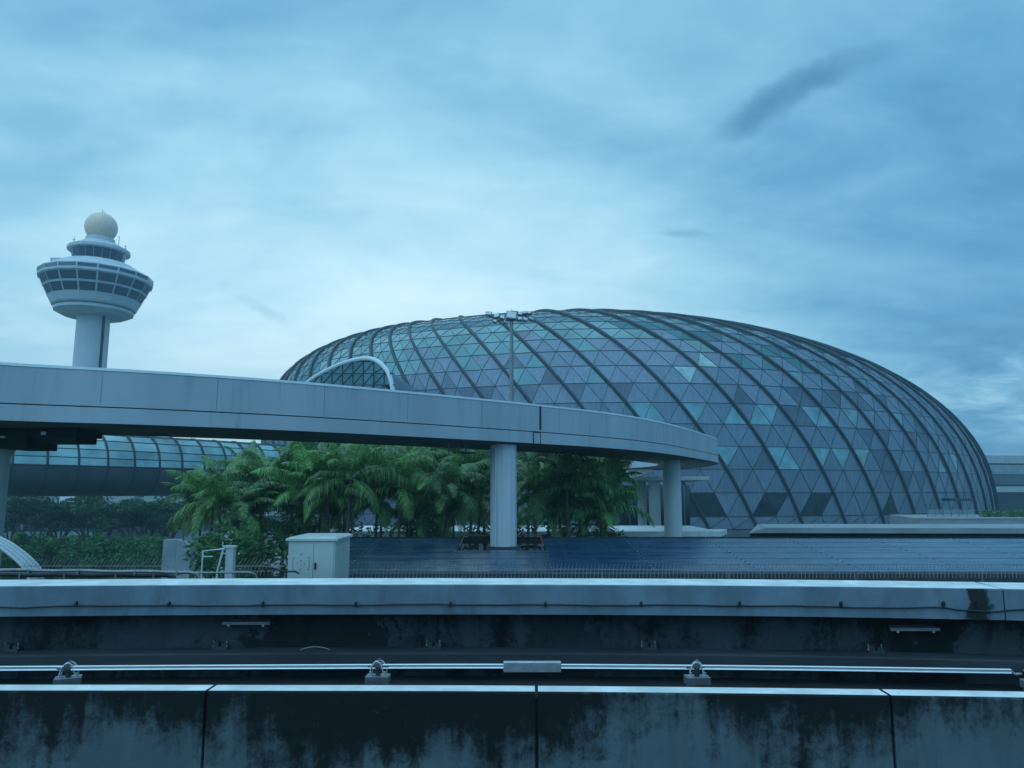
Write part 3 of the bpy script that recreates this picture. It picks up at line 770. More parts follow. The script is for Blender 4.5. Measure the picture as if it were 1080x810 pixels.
b.add([(q0.x, Yg + .5, atY(792, 563, Yg).z), (q1.x - .01, Yg, atY(808, 562.2, Yg).z), (q1.x - .01, Yg, atY(808, 556.6, Yg).z), (q1.x + 1.4, Yg + 6, atY(808, 556.6, Yg).z)], [(0, 1, 2), (0, 2, 3), (0, 3, 1), (1, 3, 2)])
b.build('coping', M['pale_wall'], rw)
b = MB(); b.prism([(q0.x + .3, Yg + 1.2), (q2.x, Yg + .6), (q2.x, Yg + 5), (q0.x + 1.5, Yg + 5)], 0, atY(808, 562.2, Yg).z - .003); b.build('base', M['dark'], rw)
# terrace wall right
Yt = 104
q0 = atY(962, 551, Yt); q1 = atY(1200, 551, Yt)
tw = thing('terrace_wall', 'pale concrete terrace wall at the right foot of the dome', 'wall', (q0.x, Yt, 0))
z1 = atY(1000, 547, Yt).z
b = MB(); b.prism([(q0.x + 1, Yt), (q1.x, Yt), (q1.x, Yt + 18), (q0.x + 6, Yt + 18)], 0, z1); b.build('wall_body', M['pale_wall'], tw)
b = MB(); b.prism([(q0.x + .8, Yt - .1), (q1.x, Yt - .1), (q1.x, Yt + .3), (q0.x + .8, Yt + .3)], z1 + .003, z1 + .2); b.build('coping', M['white_concrete'], tw)
q = atY(978, 540, Yt + 1); q2 = atY(1028, 540, Yt + 1)
gr = thing('glass_railing', 'low glass railing on the terrace wall left of the shrubs', 'railing', (q.x, Yt + 1, z1))
n = 6
for i in range(n + 1):
    x = q.x + (q2.x - q.x) * i / n; b = MB(); b.box((x, Yt + 1, z1 + .65), (.06, .06, 1.3)); b.build('post', M['metal_grey'], gr)
b = MB(); b.box(((q.x + q2.x) / 2, Yt + 1, z1 + 1.3), (q2.x - q.x, .08, .06)); b.build('handrail', M['metal_grey'], gr)
mgl = bpy.data.materials.new('railing_glass'); mgl.use_nodes = True; bb = mgl.node_tree.nodes['Principled BSDF']
bb.inputs['Base Color'].default_value = (.3, .38, .4, 1); bb.inputs['Roughness'].default_value = .1; bb.inputs['Alpha'].default_value = .35
for i in range(n):
    x = q.x + (q2.x - q.x) * (i + .5) / n; b = MB(); b.box((x, Yt + 1, z1 + .65), ((q2.x - q.x) / n - .1, .02, 1.1)); b.build('glass_pane', mgl, gr)


# ================================================================== FOLIAGE BUILDERS
def leafcloud(b, pts, size, n_, rad, m=0, flat=1.0):
    for c in pts:
        c = Vector(c)
        for _ in range(n_):
            while True:
                v = Vector((random.uniform(-1, 1), random.uniform(-1, 1), random.uniform(-1, 1)))
                if v.length < 1: break
            v = v.normalized() * (v.length ** .5)
            p = c + Vector((v.x * rad, v.y * rad, v.z * rad * flat))
            a = Vector((random.gauss(0, 1), random.gauss(0, 1), random.gauss(0, .6))).normalized(); t = a.cross(Vector((random.gauss(0, 1), random.gauss(0, 1), random.gauss(0, 1)))).normalized()
            s = size * random.uniform(.6, 1.3)
            b.add([p - a * s, p + t * s * .45, p + a * s, p - t * s * .45], [(0, 1, 2, 3)], m)


# shrubs on the terrace
for i, (px, wd) in enumerate(((1040, 1.6), (1052, 1.9), (1065, 1.5), (1078, 2.0))):
    p = atY(px, 546, Yt + 2.2); b = MB(); leafcloud(b, [(random.uniform(-wd * .5, wd * .5), random.uniform(-.5, .5), random.uniform(.2, .8)) for _ in range(9)], .16, 45, .6)
    ob = b.build('shrub', M['bright_leaf'], fixn=False); ob.location = (p.x, Yt + 2.2, z1)
    tag(ob, ['bright green shrub nearest the glass railing on the terrace', 'second bright green shrub from the glass railing on the terrace', 'third bright green shrub from the glass railing on the terrace', 'bright green shrub farthest right on the terrace'][i], 'shrub', 'shrubs on the terrace wall')


def make_palm(seed, H, nf, L, bushy=False):
    rnd = random.Random(seed)
    th = thing('palm_tree', '', 'palm tree')
    b = MB(); bend = rnd.uniform(-.5, .5); b2 = rnd.uniform(-.4, .4)
    tp = [Vector((bend * t * t, b2 * t * t, H * t)) for t in frange(0, 1, 8)]
    b.tube(tp, [.14 - .07 * t for t in frange(0, 1, 8)], 8)
    top = tp[-1]
    b.tube([top, top + Vector((0, 0, .7))], [.085, .035], 8)
    o = b.build('trunk', M['trunk'], smooth=True); o.parent = th
    b = MB()
    for i in range(nf):
        azm = i * 2.39996 + rnd.uniform(-.3, .3); e0 = R(rnd.uniform(22, 86) if i > 3 else rnd.uniform(-20, 15)); Lf = L * rnd.uniform(.75, 1.15)
        droop = rnd.uniform(.9, 2.0); p = top + Vector((0, 0, .45)); pts = []; e = e0; n = 24
        dirh = Vector((math.cos(azm), math.sin(azm), 0)); side = Vector((-math.sin(azm), math.cos(azm), 0)); tw = rnd.uniform(-.5, .5)
        for k in range(n + 1):
            pts.append((p.copy(), e)); p = p + (dirh * math.cos(e) + Vector((0, 0, math.sin(e)))) * Lf / n; e -= droop / n * (0.4 + 1.3 * k / n)
        b.tube([q[0] for q in pts[::3]], [.026 - .020 * k / 10 for k in range(len(pts[::3]))], 4, m=2)
        mi = 1 if (rnd.random() < .05 and i < 5) else 0
        for k in range(3, n + 1):
            for s_ in (0, .5):
                if k == n and s_: continue
                q, ee = pts[k]
                if s_: q = q.lerp(pts[k + 1][0], .5)
                u = (k + s_) / n; ll = Lf * .25 * math.sin(math.pi * min(1, .18 + u * .8)) ** .8 * rnd.uniform(.85, 1.1)
                fw = dirh * math.cos(ee) + Vector((0, 0, math.sin(ee))); upv = fw.cross(side) * -1
                for sd in (-1, 1):
                    dv = (side * sd * .86 + fw * .5 + upv * (.12 + tw * sd * .3 + rnd.uniform(-.12, .12))).normalized()
                    m1 = q + dv * ll * .55; tipp = q + dv * ll * .9 + Vector((0, 0, -ll * rnd.uniform(.3, .75)))
                    wv = fw * .030
                    b.add([q - wv * .6, q + wv * .6, m1 + wv, tipp, m1 - wv], [(0, 1, 2, 4), (4, 2, 3)], mi)
    o = b.build('crown', [M['palm_leaf'], M['old_leaf'], M['palm_stem']], fixn=False); o.parent = th
    return th


palmP = [make_palm(s, H, nf, L) for s, H, nf, L in ((1, 11.0, 19, 3.0), (2, 10.0, 21, 2.7), (3, 11.6, 18, 3.2), (4, 9.0, 20, 2.6), (5, 12.0, 22, 3.0))]
Hs = [11.0, 10.0, 11.6, 9.0, 12.0]
# (px, crown-top py, Y)
plan_ = []
rp = random.Random(11)
for px, py, Y in ((300, 476, 48), (330, 474, 47), (368, 472, 44), (402, 476, 47), (432, 472, 45), (462, 476, 47), (492, 472, 46), (515, 478, 48), (556, 478, 46), (584, 480, 47), (610, 482, 46), (638, 488, 47), (268, 480, 47)): plan_.append((px, py, Y, 'back'))
for px, py, Y in ((285, 492, 40), (318, 484, 39), (350, 500, 38), (366, 478, 37.5), (395, 505, 40), (420, 488, 38), (446, 512, 40), (470, 492, 38), (498, 500, 39), (562, 495, 39), (590, 505, 40), (604, 488, 38.5), (626, 510, 39), (575, 522, 40), (636, 500, 41), (335, 524, 41), (428, 530, 42), (482, 528, 41), (612, 532, 41)): plan_.append((px, py, Y, 'middle'))
for px, py, Y in ((226, 500, 38), (240, 484, 41), (258, 508, 37), (214, 512, 42), (272, 518, 38)): plan_.append((px, py, Y, 'left'))
ordn = ['first', 'second', 'third', 'fourth', 'fifth', 'sixth', 'seventh', 'eighth', 'ninth', 'tenth', 'eleventh', 'twelfth', 'thirteenth', 'fourteenth', 'fifteenth', 'sixteenth', 'seventeenth', 'eighteenth', 'nineteenth', 'twentieth']
for row in ('back', 'middle', 'left'):
    items = sorted([p for p in plan_ if p[3] == row])
    for i, (px, py, Y, _) in enumerate(items):
        k = rp.randrange(5); first = palmP[k].get('label', '') == ''
        o = palmP[k] if first else copy_tree(palmP[k])
        tops = atY(px, py - (9 if row != 'left' else 4), Y); s = min(1.15, max(.72, tops.z / (Hs[k] + 2.6))); zoff = tops.z - (Hs[k] + 2.1) * s
        o.location = (tops.x, Y, min(0, zoff)) ; 
        o.scale = (s, s, tops.z / (Hs[k] + 2.1) if zoff > 0 else s); o.rotation_euler.z = rp.uniform(0, 6.28)
        o['group'] = 'palms in the grove under the guideway'
        if row == 'back': lab = 'tall feathery palm in the back row of the grove, %s from the left' % ordn[i]
        elif row == 'middle': lab = 'arching green palm in the front row behind the solar roof, %s from the left' % ordn[i]
        else: lab = '%s drooping palm from the left in the clump beside the hedge' % ordn[i]
        o['label'] = lab
for p_ in palmP:
    if not p_.get('label'):
        for c in list(p_.children): bpy.data.objects.remove(c)
        bpy.data.objects.remove(p_)
# undergrowth of the grove
def bush(px, py_top, Y, wd, lab, matn='hedge_leaf', zb=0, nlob=26, dens=70, size=.17, name='bush', group=None, dep=2.0):
    p = atY(px, py_top, Y); b = MB(); h = p.z - zb
    leafcloud(b, [(random.uniform(-wd / 2, wd / 2), random.uniform(-dep / 2, dep / 2), random.uniform(.1, 1) * (h - .5)) for _ in range(nlob)], size, dens, .75)
    ob = b.build(name, M[matn], fixn=False); ob.location = (p.x, Y, zb); tag(ob, lab, 'bush', group or 'bushes below the palms')


bush(270, 548, 32, 3.6, 'leafy dark bush below the left palms, just left of the cabinet', nlob=60)
bush(235, 566, 36, 3.0, 'low bush at the foot of the drooping palm clump', nlob=40)
bush(300, 540, 45, 4.5, 'dense dark bush filling the grove behind the cabinet', 'tree_leaf', nlob=70)
bush(590, 545, 43, 6.5, 'dense dark bush low in the grove right of the middle pier', 'tree_leaf', nlob=90)
bush(400, 543, 48, 8, 'long dark shrub mass low behind the palm trunks left of the middle pier', 'tree_leaf', nlob=90)
bush(480, 546, 47.5, 5, 'dark shrub behind the palm trunks just left of the middle pier', 'tree_leaf', nlob=60)
bush(610, 556, 40, 3.5, 'small green bush under the right hand palms', nlob=40)

# ================================================================== LEFT: hedge, trees, small things
Yh = 96
def hedge(px0, px1, pyt, Y, lab, matn, zb=0, dep=3, size=.2):
    a = atY(px0, pyt, Y); c = atY(px1, pyt, Y); h = a.z - zb; b = MB(); L = c.x - a.x
    b.box((L / 2, dep / 2, h / 2 - .1), (L - .5, dep - .5, h - .3), m=1)
    for _ in range(int(L * h * 75)):
        f = random.random(); x = random.uniform(0, L)
        if f < .7: p = Vector((x, random.uniform(-.12, .25), random.uniform(0, h)))
        elif f < .93: p = Vector((x, random.uniform(0, dep), h + random.uniform(-.2, .1)))
        else: p = Vector((random.choice((0, L)), random.uniform(0, dep), random.uniform(0, h)))
        aa = Vector((random.gauss(0, 1), random.gauss(0, .5), random.gauss(0, 1))).normalized(); t = aa.cross(Vector((random.gauss(0, .5), 1, random.gauss(0, .5)))).normalized(); s = size * random.uniform(.6, 1.3)
        b.add([p - aa * s, p + t * s * .5, p + aa * s, p - t * s * .5], [(0, 1, 2, 3)])
    ob = b.build('hedge', [M[matn], M['tree_leaf']], fixn=False); ob.location = (a.x, Y, zb); tag(ob, lab, 'hedge')


hedge(84, 166, 569, 84, 'clipped square green hedge with a flat top left of the palms', 'hedge_leaf', zb=1.5)
bush(60, 562, 82, 8.5, 'loose bushy shrub standing against the left end of the hedge', 'hedge_leaf', zb=1.5, nlob=130, dens=90, size=.22, group='shrubs by the hedge', dep=4)
bush(28, 572, 80, 5, 'lower loose shrub at the far left beside the white pier', 'hedge_leaf', zb=1.5, nlob=70, dens=80, size=.22, group='shrubs by the hedge', dep=4)
bush(145, 563, 92, 5, 'light green shrub rising behind the right end of the hedge', 'bright_leaf', zb=1.5, nlob=40, dens=60, size=.2, group='shrubs by the hedge', dep=2)


def make_tree(seed, H, Rr):
    rnd = random.Random(seed); th = thing('shade_tree', '', 'tree'); b = MB(); tips = []
    fk = H * .34; b.tube([(0, 0, 0), (rnd.uniform(-.1, .1), 0, fk * .5), (rnd.uniform(-.2, .2), 0, fk)], [.26, .2, .17], 8)
    for i in range(8):
        az_ = i * 2.4 + rnd.uniform(-.3, .3); rr = Rr * rnd.uniform(.45, .9); h2 = H * rnd.uniform(.66, .92)
        e = Vector((math.cos(az_) * rr, math.sin(az_) * rr, h2)); m_ = Vector((e.x * .4, e.y * .4, fk + (h2 - fk) * .62))
        b.tube([(0, 0, fk * .9), m_, e], [.12, .08, .03], 6); tips.append(e); tips.append(m_.lerp(e, .6) + Vector((rnd.uniform(-.5, .5), rnd.uniform(-.5, .5), .5)))
    o = b.build('trunk', M['trunk'], smooth=True); o.parent = th
    b = MB(); cs = []
    for _ in range(60):
        t = rnd.choice(tips); cs.append(t + Vector((rnd.gauss(0, Rr * .22), rnd.gauss(0, Rr * .22), rnd.gauss(.15, .35))))
    random.seed(seed * 7); leafcloud(b, cs, .19, 95, .80, flat=.5)
    o = b.build('crown', M['tree_leaf'], fixn=False); o.parent = th; return th


treeP = [make_tree(21, 7, 4.2), make_tree(22, 7, 3.6), make_tree(23, 7, 4.6)]
tl = [(14, 526, 112), (44, 524, 108), (66, 527, 118), (98, 529, 112), (112, 530, 124), (142, 524, 106), (158, 527, 116), (180, 529, 122)]
tls = ['dark spreading tree just right of the left pier', 'second dark spreading tree right of the left pier', 'dark tree with a thin forked trunk, third from the left pier', 'dark tree fourth from the left pier, above the hedge end',
       'slender tree in the gap before the sloping pale wall', 'broad dense dark tree above the middle of the hedge', 'dark tree set behind the broad dense one', 'dark tree above the right end of the hedge',
       ]
for i, (px, py, Y) in enumerate(tl):
    k = i % 3; o = treeP[k] if i < 3 else copy_tree(treeP[k]); p = atY(px, py, Y); s = p.z / 7.1
    o.location = (p.x, Y, 0); o.scale = (s * 1.0, s * 1.0, s); o.rotation_euler.z = i * 1.3; o['label'] = tls[i]; o['group'] = 'shade trees beyond the hedge'

b = MB(); random.seed(99)
for k in range(230):
    x = random.uniform(-190, -40); hh_ = 10.6 + 1.6 * noise.noise(Vector((x * .06, 2, 0))) + random.uniform(-1, .3)
    leafcloud(b, [(x, 205 + random.uniform(-3, 6), random.uniform(3.0, hh_))], .5, 34, 1.9)
tag(b.build('distant_trees', M['tree_leaf'], fixn=False), 'dark far tree belt closing the view under the footbridge', 'trees', kind='stuff')
# sloping pale wall and low building behind the trees
q = atY(128, 560, 128)
b = MB(); b.prism([(q.x - 9, 128), (q.x + 9, 128), (q.x + 9, 134), (q.x - 9, 134)], 0, 3.0)
b.add([(q.x - 6, 127, 3.004), (q.x + 8, 127, 3.004), (q.x + 8, 133, 3.004), (q.x - 6, 133, 3.004), (q.x + 4, 127, 8.4), (q.x + 8, 127, 8.4), (q.x + 8, 133, 8.4), (q.x + 4, 133, 8.4)],
      [(0, 1, 5, 4), (3, 7, 6, 2), (0, 4, 7, 3), (1, 2, 6, 5), (4, 5, 6, 7), (0, 3, 2, 1)])
tag(b.build('ramp_building', M['pale_wall']), 'pale ramp shaped building with a sloping end seen between the trees', 'building')
lb = thing('terminal_building', 'long low pale terminal with a dark window band behind the left trees', 'building', (-95, 175, 0))
b = MB(); b.box((-95, 180, 3.2), (150, 10, 6.4)); b.build('wall', M['pale_wall'], lb)
for i in range(24):
    b = MB(); b.box((-165 + i * 6, 174.9, 3.9), (5.2, .3, 2.2)); b.build('window', M['tower_glass'], lb)
b = MB(); b.box((-95, 179, 6.75), (152, 13, .6)); b.build('roof', M['white_concrete'], lb)
# pale service road wall pieces near x 165-195
Yq = 70
q = atY(181, 575, Yq)
b = MB(); b.prism([(q.x - .8, Yq), (q.x + .4, Yq), (q.x + .4, Yq + 1), (q.x - .8, Yq + 1)], 0, atY(170, 569, Yq).z)
b.add([(q.x + .42, Yq, 0), (q.x + 1.8, Yq, 0), (q.x + 1.8, Yq + 1, 0), (q.x + .42, Yq + 1, 0), (q.x + .42, Yq, atY(180, 569, Yq).z), (q.x + 1.8, Yq, atY(190, 575, Yq).z), (q.x + 1.8, Yq + 1, atY(190, 575, Yq).z), (q.x + .42, Yq + 1, atY(180, 569, Yq).z)],
      [(0, 1, 5, 4), (3, 7, 6, 2), (0, 4, 7, 3), (1, 2, 6, 5), (4, 5, 6, 7), (0, 3, 2, 1)])
tag(b.build('concrete_block', M['pale_wall']), 'stepped pale concrete block at the right end of the clipped hedge', 'wall')
# white frame and post (x 212-248)
Yw = 16.4
a = atY(214, 581, Yw); c = atY(232, 579, Yw); z0_ = 9.7
fr = thing('pipe_frame', 'small white pipe frame with a slanting leg beside the guard wires', 'frame', (a.x, Yw, z0_))
b = MB(); b.tube([(a.x, Yw, z0_), (a.x, Yw, a.z), (c.x + .1, Yw, c.z)], .018, 6); b.tube([(a.x, Yw, a.z - .12), (a.x + .22, Yw, a.z - .12)], .014, 6); b.build('rail', M['tower_white'], fr)
e = atY(235, 581, Yw); g2 = atY(229, 603, Yw); b = MB(); b.tube([e, g2, (g2.x, Yw, z0_)], .022, 6); b.build('slanting_leg', M['tower_white'], fr)
b = MB(); k0 = atY(242, 578, Yw); b.box((k0.x, Yw + .1, (k0.z + z0_) / 2), (.17, .17, k0.z - z0_)); b.box((k0.x - .02, Yw + .1, k0.z + .02), (.26, .2, .05)); ob = b.build('bollard', M['white_concrete'], bevel=.01)
tag(ob, 'stubby pale concrete post beside the white pipe frame', 'post')
b = MB(); k0 = atY(240, 561, 34.0); b.tube([(k0.x, 34, 0), (k0.x + .1, 34, k0.z)], .3, 10); tag(b.build('post', M['tower_white'], smooth=True), 'short thick white post among the drooping palm fronds', 'post')
# curved white roof at the far left
cr = thing('curved_roof', 'small white barrel roof with ribs at the bottom left corner behind the parapet', 'roof', (atY(0, 600, 20).x, 20, 9))
prf = [(-60, 558), (-24, 566), (-6, 574), (6, 582), (17, 591), (27, 602), (31, 612)]
b = MB(); fpt = [atY(x, y, 19.5) for x, y in prf]; spf = spline(fpt, 4)
vs = []; 
for p in spf: vs += [p, p + Vector((.05, .55, 0.0)), p + Vector((.05, .55, -.05)), p + Vector((0, 0, -.05))]
fs = []
for i in range(len(spf) - 1):
    for j in range(4): fs.append((i * 4 + j, i * 4 + (j + 1) % 4, i * 4 + 4 + (j + 1) % 4, i * 4 + 4 + j))
b.add(vs, fs); b.build('shell', M['white_concrete'], cr, smooth=True)
for off in (-.02, .18, .37, .56):
    b = MB(); b.tube([p + Vector((0, off, .02)) for p in spf], .035, 6); b.build('rib', M['tower_white'], cr, smooth=True)

# ================================================================== TUBE BRIDGE (left)
TB = [Vector((atY(-160, 500, 70).x, 70, 0)), Vector((atY(20, 500, 80).x, 80, 0)), Vector((atY(160, 500, 92).x, 92, 0)), Vector((atY(300, 500, 110).x, 110, 0)), Vector((atY(370, 500, 132).x, 134, 0))]
tpth = [(p.x, p.y) for p in spline(TB, 10)]
zc = 14.75; rv = 3.5; rh = 3.2
def tz(a): return (rh * -math.cos(a), zc + rv * math.sin(a))   # a=0 -> camera side? n negative = right = camera side
bt = thing('tube_footbridge', 'glazed barrel shaped footbridge with dark metal belly crossing above the trees', 'bridge', (-40, 85, 0))
belly = [(rh * 1.02 * math.cos(t), zc + rv * .82 * math.sin(t) ) for t in [math.pi * (1 + k / 14) for k in range(15)]]
belly = [(-rh * 1.02, zc)] + [(rh * 1.02 * math.cos(t), zc + rv * .95 * math.sin(t)) for t in [math.pi + math.pi * k / 12 for k in range(1, 12)]] + [(rh * 1.02, zc)]
b = MB(); b.sweep(tpth, belly); b.build('belly', M['tube_metal'], bt, smooth=True)
L_ = 0; acc = [0]
for a, c in zip(tpth[:-1], tpth[1:]): acc.append(acc[-1] + math.hypot(c[0] - a[0], c[1] - a[1]))
def tp_at(s):
    for i in range(len(acc) - 1):
        if acc[i] <= s <= acc[i + 1]:
            t = (s - acc[i]) / (acc[i + 1] - acc[i]); a, c = Vector(tpth[i]), Vector(tpth[i + 1]); d = (c - a).normalized()
            return a.lerp(c, t), Vector((-d.y, d.x))
    a, c = Vector(tpth[-2]), Vector(tpth[-1]); d = (c - a).normalized(); return c, Vector((-d.y, d.x))
st_ = 3.05; nseg = int(acc[-1] / st_)
lev = [0, .24, .5, .85, 1.25, math.pi / 2, math.pi - 1.25, math.pi - .85, math.pi - .5, math.pi - .24, math.pi]
gl = MB()
for i in range(nseg):
    p0, n0 = tp_at(i * st_); p1, n1 = tp_at((i + 1) * st_)
    for a0, a1 in zip(lev[:-1], lev[1:]):
        q = []
        for (p, n), aa in (((p0, n0), a0), ((p1, n1), a0), ((p1, n1), a1), ((p0, n0), a1)):
            w2 = p + n * (-rh * math.cos(aa)); q.append((w2.x, w2.y, zc + rv * 1.12 * math.sin(aa)))
        gl.add(q, [(0, 1, 2, 3)])
gl.build('glazing', M['tube_glass'], bt, fixn=False)
for i in range(nseg + 1):
    p, n = tp_at(i * st_); b = MB()
    b.tube([((p + n * (-(rh + .06) * math.cos(a_))).x, (p + n * (-(rh + .06) * math.cos(a_))).y, zc + (rv * 1.12 + .06) * math.sin(a_)) for a_ in frange(-.1, math.pi + .1, 18)], .11, 6)
    b.build('hoop_rib', M['ribm'], bt, smooth=True)
b = MB()
for a_ in lev[:-1]:
    b.tube([((p + n * (-(rh + .02) * math.cos(a_))).x, (p + n * (-(rh + .02) * math.cos(a_))).y, zc + (rv * 1.12 + .02) * math.sin(a_)) for p, n in [tp_at(i * st_) for i in range(nseg + 1)]], .05 if a_ else .1, 5)
b.build('glazing_bar', M['ribm'], bt)
b = MB()
for i in range(nseg + 1):
    p, n = tp_at(i * st_)
    b.tube([((p + n * ((rh * 1.02 + .02) * math.cos(t))).x, (p + n * ((rh * 1.02 + .02) * math.cos(t))).y, zc + (rv * .95 + .02) * math.sin(t)) for t in [math.pi + math.pi * k / 12 for k in range(0, 8)]], .025, 4)
b.build('belly_seam', M['ribm'], bt)

# ================================================================== DOME
Q = [27.134, 241.081, 100.397, 110.011, 1.191, 52.125, 0.716, 5.0, 2.379, -18.714, -20.346, 0.229]
def dsurf(ph, u, off=0):
    cx, cy, a, b_, th, H, e, zb_, m_, sx, sy, eg = Q
    r = max(0, math.cos(u)) ** e; z = max(0, math.sin(u)) ** e; c, s = math.cos(ph), math.sin(ph)
    k = (abs(c) ** m_ + abs(s) ** m_) ** (-1 / m_)
    X = a * k * c * r; Y = b_ * k * s * r; Y *= (1 + eg * k * c * r)
    P = Vector((cx + sx * z * z + X * math.cos(th) - Y * math.sin(th), cy + sy * z * z + X * math.sin(th) + Y * math.cos(th), zb_ + H * z))
    if off:
        d1 = dsurf(ph + .004, u) - P; u2 = min(u + .004, 1.55); d2 = dsurf(ph, u2) - P
        n_ = d1.cross(d2); n_.normalize(); P = P + n_ * off
    return P
# arc length table
us = [0]; ss = [0]; pv = dsurf(4.05, 0)
for i in range(1, 1500):
    u = i * 1.56 / 1500; p = dsurf(4.05, u); us.append(u); ss.append(ss[-1] + (p - pv).length); pv = p
def u_of(s):
    lo, hi = 0, len(ss) - 1
    if s >= ss[-1]: return us[-1]
    while hi - lo > 1:
        m_ = (lo + hi) // 2
        if ss[m_] <= s: lo = m_
        else: hi = m_
    return us[lo] + (us[hi] - us[lo]) * (s - ss[lo]) / (ss[hi] - ss[lo])
RT = [(0, .004), (3.0, .0052), (3.35, .0062), (3.67, .0049), (3.87, .0036), (4.2, .0031), (2 * math.pi, .004)]
def rate(ph):
    ph %= 2 * math.pi
    for (a, ra), (b_, rb) in zip(RT[:-1], RT[1:]):
        if a <= ph <= b_:
            t = (ph - a) / (b_ - a); t = t * t * (3 - 2 * t); return ra + (rb - ra) * t
NRIB = 67; NC = NRIB * 2; DEL = 2 * math.pi / NC; PH0 = 3.674
Srow = [0, 2.3]
while Srow[-1] < ss[-1] - 16: Srow.append(Srow[-1] + 4.45)
NROW = len(Srow)
def lat(i, s, off=0):
    ph = PH0 + DEL * i; return dsurf(ph - rate(ph) * s, u_of(s), off)
V = [[lat(i, s) for i in range(NC)] for s in Srow]
dome = thing('glass_dome', 'huge oval dome of triangular grey and teal glass panels under dark swirling ribs', 'building', (Q[0], Q[1], 0))
wins = [(735, 533), (744, 538), (728, 528), (806, 531), (812, 538), (818, 528), (856, 530), (866, 537), (940, 538),
        (768, 480), (816, 483), (829, 478), (866, 487), (897, 478), (908, 489)]
teals = [(762, 482), (823, 486), (813, 436), (806, 440), (860, 432), (868, 438), (897, 441), (680, 430), (687, 433), (733, 433), (672, 428), (775, 438), (727, 392), (735, 387), (844, 395), (838, 390),
         (952, 441), (985, 440), (1005, 480), (990, 492)]
darks = [(600, 408), (614, 410), (650, 408), (662, 412), (570, 405), (555, 408), (480, 408), (492, 410), (505, 412), (840, 412), (848, 416), (883, 413), (895, 418), (908, 415), (915, 430), (925, 420), (905, 420), (925, 460), (918, 462), (940, 458), (965, 462), (973, 455),
         (945, 495), (953, 500), (938, 500), (972, 505), (980, 462), (930, 385), (1000, 460)]
tris = []
for j in range(NROW - 1):
    for i in range(NC):
        i2 = (i + 1) % NC
        a, b_, c, d = V[j][i], V[j][i2], V[j + 1][i], V[j + 1][i2]
        # A family runs (i,j)->(i,j+1); the split alternates nothing: triangle pair per cell
        tris.append(((a, b_, d), j, i, 0)); tris.append(((a, d, c), j, i, 1))
cent = []
for t_, j, i, k in tris:
    c = (t_[0] + t_[1] + t_[2]) / 3; vis = c.y < Q[1] - 10
    cent.append(proj(c) if vis else (-999, -999))
def pick(lst, dmax=16):
    s = set()
    for x, y in lst:
        best = min(range(len(cent)), key=lambda n: (cent[n][0] - x) ** 2 + (cent[n][1] - y) ** 2)
        if (cent[best][0] - x) ** 2 + (cent[best][1] - y) ** 2 < dmax ** 2: s.add(best)
    return s
sw, st2, sd = pick(wins), pick(teals), pick(darks)
rd_ = random.Random(5)
clad = MB(); glz = MB(); clad_mi = []
wl = []
cellr = {}
for n, (t_, j, i, k) in enumerate(tris):
    px, py = cent[n]
    if n in sw: wl.append((t_, 'glass_dark' if cent[n][1] > 505 else 'glass_pale')); continue
    if n in st2: wl.append((t_, 'glass_pale')); continue
    if n in sd: clad.add(t_, [(0, 1, 2)], 1); continue
    key = (j, (i * 2 + k) // 2)
    if key not in cellr: cellr[key] = rd_.random()
    left = max(0, min(1, (620 - px) / 250)) if px > -900 else .3
    pt = max(0, (j - 6.5) / 5.5) + left * .45 * (1 if j > 4 else 0)
    if j < 5: pt = 0.0
    if j in (3, 5): pt = .03
    r_ = cellr[key] * .75 + rd_.random() * .25
    if j >= 13: pt = .92
    if r_ < pt: glz.add(t_, [(0, 1, 2)])
    else: clad.add(t_, [(0, 1, 2)], 1 if (rd_.random() < (.04 if j > 2 else .02)) else 0)
clad.build('cladding', [M['panel_grey'], M['panel_dark']], dome, fixn=False)
glz.build('glazing', M['glass_teal'], dome, fixn=False)
for t_, mm in wl:
    b = MB(); b.add(t_, [(0, 1, 2)]); b.build('window', M[mm], dome, fixn=False)
top_ = MB(); top_.add(V[-1], [tuple(range(NC))]); top_.build('oculus', M['glass_teal'], dome, fixn=False)
mu = MB()
def strip(a, b_, wdt=.055):
    mid = (a + b_) / 2; n_ = (mid - Vector((Q[0], Q[1], 10))).normalized(); t = (b_ - a).normalized(); s_ = t.cross(n_).normalized() * wdt; h_ = n_ * .07
    mu.add([a - s_ + h_, a + s_ + h_, b_ + s_ + h_, b_ - s_ + h_, a - s_ - h_, a + s_ - h_, b_ + s_ - h_, b_ - s_ - h_], [(0, 1, 2, 3), (0, 4, 5, 1), (2, 6, 7, 3), (1, 5, 6, 2), (0, 3, 7, 4)])
for j in range(NROW):
    for i in range(NC):
        i2 = (i + 1) % NC; strip(V[j][i], V[j][i2], .06)
        if j < NROW - 1:
            strip(V[j][i], V[j + 1][i], .04); strip(V[j][i], V[j + 1][i2], .04)
mu.build('mullion_grid', M['mullion'], dome, fixn=False)
for k in range(NRIB):
    pts = [lat(2 * k, s, .17) for s in frange(0, Srow[-1], 44)]
    b = MB(); b.tube(pts, .32, 8); b.build('rib', M['ribm'], dome, smooth=True)
base = MB(); ring = [(V[0][i].x, V[0][i].y) for i in range(NC)]
base.prism(ring, 0, 5.0); base.build('podium', M['soffit'], dome)
b = MB(); q = atY(1010, 527, 156); b.box(q, (5, 3, .55)); 
b.build('door_canopy', M['metal_dark'], dome)

